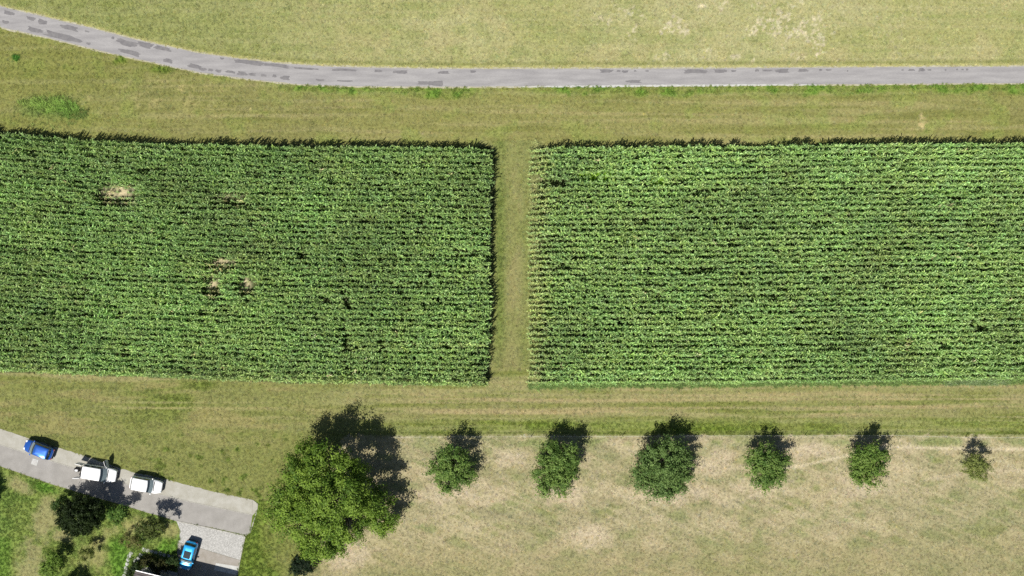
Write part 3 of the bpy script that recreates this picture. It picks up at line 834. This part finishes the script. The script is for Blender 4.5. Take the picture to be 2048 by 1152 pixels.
def tree(name, label, cat, base_px, lobes_px, clump, density, leaf, cols, seed, trunk_r=.14, group=None, holes=0.0, fork=1.2, droop=.25, up=.35, twig=0, trunk_name='trunk', shoot=.5):
    """base_px: pixel where the trunk meets the ground; lobes_px: (apparent px, py, height, radius m)"""
    rr = random.Random(seed)
    bx, by = P(*base_px)
    t = thing(name, label, cat, (bx, by, 0), 0, group)
    lobes = []
    for (x, y, h, r) in lobes_px:
        wx, wy = P(x, y, h); lobes.append((wx - bx, wy - by, h, r))
    me, CC = crown_mesh(lobes, clump, density, leaf, cols, seed, holes, droop, up, shoot)
    link('crown', me, t)
    top = max(lobes, key=lambda l: l[2])
    zf = fork; mb = MB()
    tx, ty = rr.uniform(-.1, .1), rr.uniform(-.1, .1)
    mb.tube([(0, 0, -.1), (0, 0, .08), (tx * .5, ty * .5, zf * .6), (tx, ty, zf), (top[0] * .5, top[1] * .5, (zf + top[2]) * .5), (top[0], top[1], top[2])],
            [trunk_r * 1.5, trunk_r * 1.1, trunk_r * .95, trunk_r * .85, trunk_r * .45, trunk_r * .1], 8)
    mb.build(trunk_name, M_bark, t, smooth=True)
    for (x, y, z, r) in lobes[:9]:
        if (x, y, z) == top[:3] : continue
        mb = MB(); zf2 = zf * rr.uniform(.85, 1.25)
        mb.tube([(tx, ty, zf2), (x * .35 + rr.uniform(-.2, .2), y * .35 + rr.uniform(-.2, .2), zf2 + (z - zf2) * .55), (x, y, z)], [trunk_r * .5, trunk_r * .32, trunk_r * .08], 6)
        near = [c for c in CC if (c[0] - x) ** 2 + (c[1] - y) ** 2 + (c[2] - z) ** 2 < (r * 1.1) ** 2]
        rr.shuffle(near)
        for c in near[:10 + twig]:
            mb.tube([(x * .7, y * .7, zf2 + (z - zf2) * .8), ((x + c[0]) / 2, (y + c[1]) / 2, (z + c[2]) / 2 + .1), tuple(c)], [trunk_r * .2, trunk_r * .13, .008], 4, cap=False)
        mb.build('limb', M_bark, t, smooth=True)
    return t

def base_of(px, py, h):
    """ground pixel below a point seen at (px,py) at height h"""
    k = (CAM_H - h) / CAM_H
    return (1024 + (px - 1024) * k, 576 + (py - 576) * k)

GL, GD = (112, 146, 62), (78, 112, 44)
tree('broadleaf_tree', 'big spreading deciduous tree, by far the widest crown, west of the orchard row', 'tree', base_of(672, 985, 5.6),
     [(655, 988, 6.47, 3.28), (602, 958, 4.82, 2.74), (575, 1008, 3.72, 2.37), (596, 1045, 3.3, 2.28), (640, 1061, 4.13, 2.92), (628, 1093, 2.89, 1.91), (662, 1088, 3.03, 2.01), (700, 1043, 4.4, 2.82), (752, 1033, 3.3, 2.28), (733, 996, 4.68, 2.3760000000000003), (694, 946, 5.5, 2.295), (655, 928, 5.64, 2.74), (612, 915, 4.54, 2.01), (700, 988, 7.02, 2.55), (650, 1023, 5.92, 2.55), (762, 1012, 3.16, 1.6380000000000001), (556, 988, 2.89, 1.46), (556, 1033, 2.48, 1.46), (768, 1047, 2.34, 1.36)],
     .84, 116, .27, ((74, 116, 30), (176, 208, 82)), 21, .42, None, .32, 2.1, up=.5, shoot=.4)
def orch(label, lobes, seed, cols=((82, 124, 50), (164, 194, 98)), holes=.34, dens=54, leaf=.23, name='orchard_tree', clump=.44):
    lobes = [(x, y, max(h * .68, r * .72), r * .88) for x, y, h, r in lobes]
    cx = sum(l[0] for l in lobes) / len(lobes); cy = sum(l[1] for l in lobes) / len(lobes)
    return tree(name, label, 'tree', base_of(cx, cy, 2.9), lobes, clump, dens, leaf, cols, seed, .13, 'fruit trees in a row on the dry meadow', holes, 1.3, up=.45, shoot=1.7)
orch('fruit tree next to the big tree, ragged crown with a drooping lower left side', [(903, 915, 4.6, 1.7), (886, 935, 3.6, 1.7), (873, 940, 2.6, 1.3), (920, 930, 4.0, 1.7), (930, 950, 2.8, 1.4), (898, 960, 2.8, 1.6), (900, 973, 1.9, 1.1), (912, 905, 4.4, 1.4), (905, 938, 4.9, 1.4)], 31)
orch('fruit tree with a squarish crown and a notched shadow, second from the big tree', [(1102, 915, 4.6, 1.8), (1092, 940, 3.8, 1.8), (1130, 918, 4.3, 1.7), (1136, 948, 3.2, 1.7), (1090, 968, 2.5, 1.5), (1120, 966, 2.8, 1.8), (1112, 940, 5.0, 1.5), (1138, 905, 4.8, 1.1), (1108, 900, 4.4, 1.3)], 32)
orch('largest fruit tree of the row, wide blue-green crown', [(1325, 915, 4.8, 2.2), (1300, 930, 4.0, 2.1), (1355, 925, 4.1, 2.0), (1290, 958, 2.9, 1.7), (1325, 965, 3.4, 2.3), (1355, 955, 3.2, 2.0), (1310, 980, 1.9, 1.4), (1340, 980, 2.0, 1.3), (1330, 940, 5.3, 1.9), (1345, 900, 4.6, 1.6), (1300, 905, 4.2, 1.3)], 33, ((84, 122, 56), (156, 186, 104)), .27)
orch('middling fruit tree with a dense even crown, between the largest and the narrow one', [(1530, 910, 4.2, 1.7), (1512, 920, 3.4, 1.6), (1552, 925, 3.3, 1.6), (1530, 945, 3.2, 1.8), (1512, 945, 2.6, 1.4), (1550, 952, 2.5, 1.4), (1525, 962, 2.0, 1.2), (1533, 932, 4.6, 1.4)], 34)
orch('narrow fruit tree with a brighter, two-tiered crown, beside the sapling', [(1735, 908, 4.0, 1.5), (1716, 915, 3.3, 1.4), (1754, 915, 3.3, 1.4), (1736, 935, 3.4, 1.5), (1718, 950, 2.2, 1.3), (1750, 952, 2.4, 1.4), (1735, 960, 1.8, 1.1), (1742, 900, 4.6, .8), (1722, 932, 3.1, 1.1)], 35, ((90, 132, 50), (166, 194, 94)))
# sparse sapling at the end of the row
tree('orchard_tree', 'small sparse yellowing sapling at the far end of the fruit tree row', 'tree', base_of(1952, 930, 2), [(1950, 922, 2.7, .9), (1965, 930, 2.4, .9), (1940, 928, 2.3, .8), (1955, 948, 1.6, .9), (1972, 945, 1.6, .7), (1938, 945, 1.5, .7)], .34, 32, .18, ((128, 146, 70), (182, 190, 108)), 36, .06, 'fruit trees in a row on the dry meadow', .30, .9, twig=26, shoot=1.2)
tree('bush', 'small very dark bush put in place of a leafy shadow at the foot of the big tree', 'bush', base_of(606, 1128, 1), [(598, 1122, 1.4, .9), (615, 1124, 1.5, .9), (606, 1135, 1.3, 1.0), (590, 1138, .9, .8), (622, 1134, 1.0, .7)], .3, 46, .16, ((28, 48, 28), (54, 78, 44)), 41, .05, None, .1, .3, trunk_name='stem')  # added bush, leaves coloured very dark to stand in for a shadow
# garden
tree('conifer', 'big dense dark evergreen in the garden, shading the street', 'tree', base_of(160, 1030, 3), [(158, 1030, 3.8, 1.8), (140, 1026, 2.8, 1.6), (180, 1023, 3.1, 1.5), (150, 1045, 2.6, 1.6), (178, 1040, 2.8, 1.5), (135, 1036, 2.2, 1.3), (165, 1056, 1.8, 1.1), (150, 1012, 2.8, 1.3), (172, 1010, 3.1, 1.2), (162, 1036, 3.6, 1.5), (194, 1014, 3.1, 1.0)],
     .34, 70, .18, ((36, 56, 26), (78, 98, 48)), 42, .2, None, .0, .6, .5, .1)
tree('bush', 'small leafy bush on the west side of the dark evergreen', 'bush', base_of(114, 1008, 1.5), [(116, 1006, 1.9, .6), (110, 1014, 1.3, .5), (120, 1000, 1.9, .45)], .25, 34, .16, ((52, 84, 34), (110, 140, 62)), 43, .04, None, .2, .4, trunk_name='stem')
tree('small_tree', 'little bright green tree between the evergreen and the street edge', 'tree', base_of(234, 1028, 2), [(230, 1034, 1.8, .7), (240, 1026, 2.3, .7), (224, 1026, 2.0, .6), (236, 1042, 1.1, .6), (248, 1020, 2.2, .5)], .3, 36, .18, ((80, 124, 46), (146, 184, 84)), 44, .05, None, .22, .7)
tree('small_tree', 'thin garden tree with three separate tufts of foliage, shadow on the street', 'tree', base_of(300, 1055, 2.2), [(286, 1050, 3.2, .75), (292, 1066, 2.2, .8), (304, 1048, 3.0, .7), (318, 1046, 2.9, .6), (306, 1066, 1.6, .8), (325, 1062, 2.6, .5), (280, 1060, 2.0, .6)], .3, 34, .18, ((62, 86, 34), (134, 146, 74)), 45, .07, None, .26, 1.0, twig=8)
tree('bush', 'sparse tan and green bush on the dry lawn by the stepping stones', 'bush', base_of(262, 1080, 1), [(256, 1074, 1.3, .6), (270, 1080, 1.1, .6), (260, 1088, .9, .55), (246, 1080, 1.0, .45), (278, 1090, .8, .4)], .26, 15, .16, ((92, 106, 48), (170, 160, 96)), 46, .04, None, .3, .3, trunk_name='stem')
tree('bush', 'feathery light green bush beside the brown bare strip of lawn', 'bush', base_of(104, 1122, 1.6), [(106, 1110, 1.9, .75), (110, 1122, 1.8, .8), (96, 1128, 1.4, .8), (104, 1138, 1.2, .8), (88, 1146, .8, .6)], .34, 38, .18, ((96, 134, 44), (164, 196, 84)), 47, .05, None, .12, .4, trunk_name='stem')
tree('bush', 'thin yellow-green bush standing alone between evergreen and path', 'bush', base_of(172, 1105, 1.4), [(164, 1104, 1.7, .5), (176, 1102, 1.9, .55), (184, 1112, 1.2, .4), (168, 1116, 1.0, .4)], .24, 22, .16, ((96, 120, 50), (160, 168, 84)), 48, .04, None, .28, .4, trunk_name='stem')
tree('bush', 'round dark bush at the bottom edge below the thin yellow-green one', 'bush', base_of(140, 1168, 1.5), [(140, 1170, 1.7, 1.0), (130, 1176, 1.4, .9), (152, 1178, 1.4, .8)], .3, 46, .16, ((50, 80, 36), (90, 120, 56)), 49, .06, None, .1, .4, trunk_name='stem')
tree('small_tree', 'tree at the left picture edge below the street, mostly cut off', 'tree', base_of(-32, 992, 3), [(-34, 1000, 2.4, .9), (-40, 985, 2.2, .9), (-30, 1012, 1.8, .7)], .36, 44, .18, ((50, 80, 36), (96, 126, 58)), 50, .09, None, .1, 1.0)
tree('bush', 'shaded dark shrub filling the bed in front of the house', 'bush', base_of(318, 1128, .8), [(300, 1122, .9, .75), (318, 1127, 1.1, .8), (334, 1130, 1.0, .75), (312, 1138, .8, .7), (344, 1126, .8, .6), (288, 1126, .7, .6)], .3, 40, .17, ((44, 58, 28), (112, 112, 58)), 51, .05, None, .15, .3, trunk_name='stem')
tree('bush', 'low shrub at the corner where driveway and stepping stones meet', 'bush', base_of(344, 1122, 1), [(348, 1118, 1.4, .5), (340, 1124, 1.3, .5), (352, 1124, 1.3, .45)], .24, 34, .15, ((46, 74, 34), (84, 110, 50)), 52, .04, None, .1, .3, trunk_name='stem')
tree('bush', 'narrow hedge shrub against the left house corner', 'bush', base_of(264, 1142, 1), [(270, 1132, 1.3, .6), (262, 1142, 1.2, .6), (258, 1152, 1.2, .6), (266, 1160, 1.4, .6)], .26, 34, .15, ((40, 66, 32), (76, 100, 44)), 53, .04, None, .1, .3, trunk_name='stem')

# ------------------------------------------------------------------ stepping stones
st1 = [(288, 1099), (295.5, 1101), (304, 1103), (312, 1105), (321, 1107), (329, 1110), (337, 1112), (345, 1115)]
st2 = [(262, 1107), (258, 1112.5), (256, 1120), (254, 1128), (252, 1136), (250.5, 1144), (248.5, 1151.5)]
st3 = [(281, 1110), (276, 1117), (270, 1121.5)]
def stone_mesh(seed, s=.46):
    rr = random.Random(seed); mb = MB()
    n = 9; ring = []
    for i in range(n):
        t = 2 * math.pi * i / n + .3; r = s / 2 * rr.uniform(.92, 1.18) / max(abs(math.cos(t)), abs(math.sin(t))) ** .6
        ring.append((r * math.cos(t), r * math.sin(t)))
    vs = [(x, y, -.03) for x, y in ring] + [(x, y, .045) for x, y in ring] + [(x * .9, y * .9, .06) for x, y in ring]
    fs = [tuple(range(2 * n, 3 * n))] + [(k * n + i, k * n + (i + 1) % n, (k + 1) * n + (i + 1) % n, (k + 1) * n + i) for k in range(2) for i in range(n)]
    mb.add(vs, fs); return mb
for nm, lab, lst in (('stepping_stone_path', 'row of pale stepping stones leading towards the driveway', st1), ('stepping_stone_path', 'curved line of pale square stones along the green lawn', st2), ('stepping_stone_path', 'three loose pale stones on the inside of the path bend', st3)):
    root = thing(nm, lab, 'stone path')
    for i, (x, y) in enumerate(lst):
        o = stone_mesh(60 + i).build('stone', M_slab, root)
        j = min(i, len(lst) - 2); d = (lst[j + 1][0] - lst[j][0], -(lst[j + 1][1] - lst[j][1]))
        o.location = (*P(x, y), 0); o.rotation_euler = (0, 0, math.atan2(d[1], d[0]) + R.uniform(-.08, .08))

# ------------------------------------------------------------------ the house at the bottom edge
e0 = Vector(P(271, 1142, 3.0)); e1 = Vector(P(445, 1184, 3.0))
hx = (e1 - e0).normalized(); HL = (e1 - e0).length; HD = 8.0
hr = math.atan2(hx.y, hx.x)
house = thing('house', 'grey roofed house at the bottom edge beside the driveway, mostly cut off', 'house', (e0.x, e0.y, 0), hr)
OV = .45
def house_part(name, fn, m):
    mb = MB(); fn(mb); return mb.build(name, m, house)
house_part('wall', lambda b: b.box((HL / 2, -HD / 2, 1.45), (HL - 2 * OV, HD - 2 * OV, 2.9)), M_wall)
rise = 2.3
for sgn in (0, 1):
    mb = MB(); nC = 14
    for i in range(nC):          # overlapping tile courses
        a0, a1 = i / nC, (i + 1.12) / nC
        y0 = -a0 * HD / 2 if sgn == 0 else -HD + a0 * HD / 2
        y1 = -a1 * HD / 2 if sgn == 0 else -HD + a1 * HD / 2
        z0, z1 = 3.0 + a0 * rise, 3.0 + a1 * rise
        a = [(0, y0, z0 + .07), (HL, y0, z0 + .07), (HL, y1, z1 + .03), (0, y1, z1 + .03), (0, y0, z0), (HL, y0, z0), (HL, y1, z1 - .03), (0, y1, z1 - .03)]
        mb.add(a, [(0, 1, 2, 3), (7, 6, 5, 4), (0, 4, 5, 1), (1, 5, 6, 2), (2, 6, 7, 3), (3, 7, 4, 0)])
    rf = mb.build('roof', M_rooft, house)
    mb = MB(); yy = .07 if sgn == 0 else -HD - .07
    mb.box((HL / 2, yy, 2.98), (HL, .13, .11), 0, .03); mb.build('gutter', M_zinc, rf)
mb = MB(); mb.box((HL / 2, -HD / 2, 3 + rise + .10), (HL, .26, .12), 0, .04); mb.build('ridge', M_rooft, house)
mb = MB(); mb.box((HL * .7, -HD * .62, 5.6), (.7, .6, 1.6), 0, .02); ch = mb.build('chimney', M_wall, house)
for wx_, ww, wh, wz, nm in ((2.2, 1.3, 1.2, 1.5, 'window'), (8.2, 2.6, 2.1, 1.1, 'garage_door'), (5.0, 1.0, 2.1, 1.08, 'door')):
    mb = MB(); mb.box((wx_, -OV + .02, wz), (ww, .06, wh), 0, .01); w = mb.build(nm, M_frame, house)
    if nm == 'window':
        mb = MB(); mb.box((wx_, -OV + .055, wz), (ww - .2, .02, wh - .2)); mb.build('pane', M_glass, w)

# ------------------------------------------------------------------ fence tape along the orchard
fr = thing('tape_fence', 'thin pale fence tape on short dark posts along the orchard edge', 'fence')
fx = [(785, 872.5), (1063, 871.5), (1245, 871), (1426, 869.5), (1610, 869.5), (1789, 869), (1931, 873), (2120, 874)]
for (a, b) in fx:
    mb = MB(); mb.tube([(0, 0, -.1), (0, 0, .95), (0, 0, 1.0)], [.04, .035, .02], 7)
    o = mb.build('post', M_post, fr); o.location = (*P(a, b), 0)
mb = MB()
for (a, b) in zip(fx[:-1], fx[1:]):
    p, q = Vector((*P(*a), .9)), Vector((*P(*b), .9)); k = 10
    pts = [p.lerp(q, i / k) - Vector((0, 0, .10 * math.sin(math.pi * i / k))) for i in range(k + 1)]
    mb.tube(pts, [.006] * (k + 1), 5)
mb.build('tape', M_tape, fr)

# ------------------------------------------------------------------ cars
def car(name, label, px, py, heading, L, W, H, paint, kind, group=None):
    """px, py: ground pixel under the car's middle; heading: world angle of the nose"""
    root = thing(name, label, 'car', (*P(px, py), 0), heading, group)
    hood_z = .98 if kind != 'mini' else .95
    hl, hw = L / 2, W / 2
    belt = hood_z
    # lower body: stations from tail to nose
    st = []
    tail_sq = .90 if kind in ('estate',) else .82
    for i in range(19):
        t = i / 18; x = -hl + L * t
        e = 1.0
        if t < .12: e = tail_sq + (1 - tail_sq) * math.sin(t / .12 * math.pi / 2)
        if t > .80: e = 1 - .26 * (1 - math.cos((t - .80) / .20 * math.pi / 2))
        w = hw * e
        z = belt
        if t > .70: z = belt - .26 * ((t - .70) / .30) ** 1.7
        if t < .03: z = belt - .10
        zb = .24 + (.10 if t in (0, 1) else 0)
        st.append((x, w, z, zb))
    V = []; F = []; prof = [(1.0 * .93, 0.0), (1.0, .18), (1.0, .55), (.975, .84), (.90, .965), (.62, 1.02), (.0, 1.04), (-.62, 1.02), (-.90, .965), (-.975, .84), (-1, .55), (-1, .18), (-.93, 0)]
    k = len(prof)
    for (x, w, z, zb) in st:
        for (a, b) in prof: V.append((x + (0 if 0 < abs(x) < hl - .01 else 0), a * w, zb + (z - zb) * b))
    for i in range(len(st) - 1):
        for j in range(k - 1): F.append((i * k + j, (i + 1) * k + j, (i + 1) * k + j + 1, i * k + j + 1))
        F.append((i * k + k - 1, (i + 1) * k + k - 1, (i + 1) * k, i * k))
    F.append(tuple(range(k))); F.append(tuple((len(st) - 1) * k + j for j in range(k - 1, -1, -1)))
    mb = MB(); mb.add(V, F); body = mb.build('body', paint, root, smooth=True)
    bv = body.modifiers.new('soft', 'BEVEL'); bv.width = .05; bv.segments = 2; bv.limit_method = 'ANGLE'; bv.angle_limit = .8
    # greenhouse
    xr = -hl + (.06 if kind == 'estate' else .12); xf = hl - 1.02 * (L / 4.3)              # base of rear / front glass
    rr_ = xr + (.10 if kind == 'estate' else .32); rf = xf - .72 * (L / 4.3)                  # roof ends
    wb, wr = hw * .95, hw * .84
    zb, zt = belt - .03, H - .05
    def ring(x0, x1, w, z, nose=.10, cr=.0):
        pts = []
        for u in (-1, -.6, 0, .6, 1): pts.append((x1 - nose * u * u, w * u, z))
        pts2 = [(x0 + nose * .5 * u * u, w * u, z) for u in (1, .6, 0, -.6, -1)]
        return pts + pts2
    A_ = ring(xr, xf, wb, zb, .16); B_ = ring(rr_, rf, wr, zt - .03, .08)
    mb = MB(); n = len(A_)
    rings = A_ + B_; mx = (rr_ + rf) / 2
    for q_, z_ in ((.93, .012), (.78, .045), (.55, .072), (.25, .086)):
        rings += [((x - mx) * (q_ * .35 + .65 if q_ > .7 else q_ * 1.1) + mx, y * q_, zt - .01 + z_ * .9) for x, y, z in B_]
    fs = []
    for q in range(5):
        for i in range(n): fs.append((q * n + i, q * n + (i + 1) % n, (q + 1) * n + (i + 1) % n, (q + 1) * n + i))
    fs.append(tuple(5 * n + i for i in range(n)))
    mb.add(rings, fs); roof = mb.build('roof', paint, root, smooth=True)
    bv = roof.modifiers.new('soft', 'BEVEL'); bv.width = .03; bv.segments = 2; bv.limit_method = 'ANGLE'; bv.angle_limit = .9
    # glass panels, 8 mm proud
    def pane(nm, quads, m=M_glass):
        mb = MB()
        for q in quads:
            q = [Vector(v) for v in q]; nn = (q[1] - q[0]).cross(q[3] - q[0]).normalized()
            if nn.z < 0: nn = -nn; q = q[::-1]
            top = [v + nn * .012 for v in q]
            mb.add(q + top, [(4, 5, 6, 7), (0, 1, 5, 4), (1, 2, 6, 5), (2, 3, 7, 6), (3, 0, 4, 7)])
        return mb.build(nm, m, root)
    def lp(a, b, t): return tuple(a[i] + (b[i] - a[i]) * t for i in range(3))
    def strip(idx, t0, t1, nm, m=M_glass):
        pane(nm, [(lp(A_[i], B_[i], t0), lp(A_[i + 1], B_[i + 1], t0), lp(A_[i + 1], B_[i + 1], t1), lp(A_[i], B_[i], t1)) for i in idx], m)
    strip((0, 1, 2, 3), .04, .62, 'windscreen', M_screen); strip((0, 1, 2, 3), .64, .97, 'windscreen_top', M_glass)
    if kind != 'estate': strip((5, 6, 7, 8), .30, .92, 'rear_window')
    for s in (1, -1):
        a0, a1 = (A_[4], A_[5]) if s == 1 else (A_[0], A_[9]); b0, b1 = (B_[4], B_[5]) if s == 1 else (B_[0], B_[9])
        spans = ((.06, .36), (.40, .66), (.70, .94)) if kind == 'estate' else ((.07, .47), (.51, .86))
        for (u0, u1) in spans:
            q = [lp(lp(a0, a1, u0), lp(b0, b1, u0), .12), lp(lp(a0, a1, u1), lp(b0, b1, u1), .12), lp(lp(a0, a1, u1), lp(b0, b1, u1), .88), lp(lp(a0, a1, u0), lp(b0, b1, u0), .88)]
            pane('side_window', [q])
    # wheels
    for sx in (1, -1):
        for sy in (1, -1):
            w = MB(); cx = sx * L * .30
            w.tube([(0, -.11, 0), (0, -.09, 0), (0, .09, 0), (0, .11, 0)], [.28, .32, .32, .28], 20)
            wh = w.build('wheel', M_tyre, root); wh.location = (cx, sy * (hw - .11), .32)
            w = MB(); w.tube([(0, -.115, 0), (0, .115, 0)], [.20, .20], 16); w.build('rim', M_rim, wh)
            w = MB()
            for t in range(9):      # dark arch lip over the tyre
                a = math.pi * t / 8; a2 = math.pi * (t + 1) / 8
                if t < 8: w.add([(cx + .37 * math.cos(a), sy * (hw + .006), .32 + .37 * math.sin(a)), (cx + .37 * math.cos(a2), sy * (hw + .006), .32 + .37 * math.sin(a2)), (cx + .31 * math.cos(a2), sy * (hw + .006), .32 + .31 * math.sin(a2)), (cx + .31 * math.cos(a), sy * (hw + .006), .32 + .31 * math.sin(a))], [(0, 1, 2, 3)])
            w.build('wheel_arch', M_black, root)
    for s in (1, -1):
        m_ = MB(); m_.box((xf - .28, s * (hw + .07), belt + .04), (.13, .20, .14), 0, .04); m_.build('mirror', paint if kind != 'mini' else M_black, root)
        m_ = MB(); m_.box((hl - .20, s * hw * .60, belt - .24), (.34, .30, .13), -s * .35, .05); m_.build('headlight', M_lamp, root)
        m_ = MB(); m_.box((-hl + .03, s * hw * .70, belt - .26), (.12, .24, .24), 0, .03); m_.build('tail_light', M_red, root)
    m_ = MB(); m_.box((hl - .03, 0, .42), (.16, W * .62, .22), 0, .05); m_.build('bumper', M_black, root)
    m_ = MB(); m_.box((-hl + .01, 0, .40), (.14, W * .78, .22), 0, .05); m_.build('bumper', M_black, root)
    m_ = MB(); m_.box((hl + .01, 0, .52), (.03, .5, .11)); m_.build('number_plate', M_frame, root)
    m_ = MB(); m_.box((xf + .02, 0, belt + .018), (.10, W * .74, .02), 0, .01); m_.build('wiper_cowl', M_black, root)
    return root, (hl, hw, belt, H, xr, rr_, rf, xf, wr)

ang = lambda dx, dy: math.atan2(-dy, dx)
def gpx(x, y, h=.75): return base_of(x, y, h)
b1 = gpx(77, 899); car('parked_car', 'dark blue hatchback parked nose-left, beside the square manhole', *b1, ang(-51, -19), 3.95, 1.70, 1.47, M_blue, 'hatch', 'cars by the street and driveway')
b2 = gpx(292, 970); car('parked_car', 'white rounded hatchback, closed up, parked nearest the end of the street', *b2, ang(62, 11), 4.25, 1.86, 1.5, M_white, 'hatch', 'cars by the street and driveway')
b3 = gpx(199, 947); vroot, vd = car('parked_car', 'white estate car with both rear doors and one front door open', *b3, ang(60, 10), 4.45, 1.92, 1.68, M_white, 'estate', 'cars by the street and driveway')
b4 = gpx(376.5, 1111); croot, cd = car('parked_car', 'bright blue small car with glass sunroof on the driveway', *b4, ang(-15, 52), 3.85, 1.70, 1.46, M_cyan, 'hatch', 'cars by the street and driveway')
# sunroof
hl, hw, belt, H_, xr, rr_, rf, xf, wr = cd
mb = MB(); n = 6
for i in range(n):
    x0 = rf - .16 - i * .16; x1 = x0 - .16
    z = lambda x: H_ + .022 + .012 * math.sin(math.pi * (x - rr_) / (rf - rr_))
    for j in range(4):
        y0 = -wr * .66 + j * wr * .33; y1 = y0 + wr * .33
        zz = lambda x, y: z(x) - .02 * (y / wr) ** 2
        mb.add([(x0, y0, zz(x0, y0)), (x0, y1, zz(x0, y1)), (x1, y1, zz(x1, y1)), (x1, y0, zz(x1, y0))], [(0, 1, 2, 3)])
mb.build('sunroof', M_glass, croot, smooth=True)
# open rear doors of the estate
hl, hw, belt, H_, xr, rr_, rf, xf, wr = vd
mb = MB(); mb.box((-hl - .004, 0, .98), (.02, wr * 1.7, 1.1)); mb.build('boot_shade_panel', M_black, vroot)  # flat black panel painted in for the shaded boot interior
for s_, sp_ in ((1, .10), (-1, -.16)):
    dl = .86; a_ = math.pi - s_ * abs(sp_); dv = Vector((math.cos(a_), math.sin(a_), 0)); hg = Vector((-hl - .01, s_ * (hw * .90), 0))
    mb = MB(); c = hg + dv * dl / 2
    mb.box((c.x, c.y, .74), (dl, .07, .70), a_, .02)
    for q_ in (.05, dl - .05):
        cc_ = hg + dv * q_; mb.box((cc_.x, cc_.y, 1.33), (.10, .07, .478), a_)
    mb.box((c.x, c.y, 1.61), (dl, .07, .08), a_, .02)
    rd = mb.build('rear_door', M_white, vroot)
    mb = MB(); mb.box((c.x, c.y, 1.33), (dl - .204, .03, .474), a_); mb.build('window', M_glass, rd)
# open left front door, swung out on the meadow side
dlen = 1.05; hinge = Vector((xf - .22, hw - .02, 0)); da = math.radians(112)
dd = Vector((math.cos(da), math.sin(da), 0))
mb = MB(); c = hinge + dd * dlen / 2
mb.box((c.x, c.y, .70), (dlen, .10, .72), da, .03)
door = mb.build('door', M_white, vroot)
mb = MB(); up_ = Vector((0, 0, 1))
p0 = hinge + up_ * 1.04; p1 = hinge + dd * .45 + up_ * 1.52; p2 = hinge + dd * .98 + up_ * 1.54; p3 = hinge + dd * 1.02 + up_ * 1.04
mb.tube([p0, p1, p2, p3], [.03, .03, .03, .03], 6); mb.build('window_frame', M_white, door)
mb = MB(); nn_ = Vector((-dd.y, dd.x, 0)) * .006
mb.add([p0 + nn_, p1 + nn_, p2 + nn_, p3 + nn_, p0 - nn_, p1 - nn_, p2 - nn_, p3 - nn_], [(0, 1, 2, 3), (7, 6, 5, 4), (0, 4, 5, 1), (1, 5, 6, 2), (2, 6, 7, 3), (3, 7, 4, 0)]); mb.build('window', M_glass, door)

# bag set down behind the estate
def gp(zx, zy): return (140 + zx / 16.45, 905 + zy / 16.45)
bag = thing('travel_bag', 'black bag with white cloth on top, on the asphalt behind the white estate car', 'bag', (*P(*base_of(*gp(215, 575), .3)), .016), ang(60, 12))
mb = MB(); mb.box((0, 0, .18), (.72, .50, .34), 0, .10); mb.build('body', mat('bag_fabric', (.03, .028, .028), .8), bag)
mb = MB(); mb.box((.0, -.06, .37), (.40, .28, .07), .2, .05); mb.build('cloth', M_white, bag)
mb = MB(); mb.tube([(-.2, -.2, .34), (-.15, -.2, .46), (.15, -.2, .46), (.2, -.2, .34)], [.015] * 4, 6); mb.build('handle', M_black, bag)
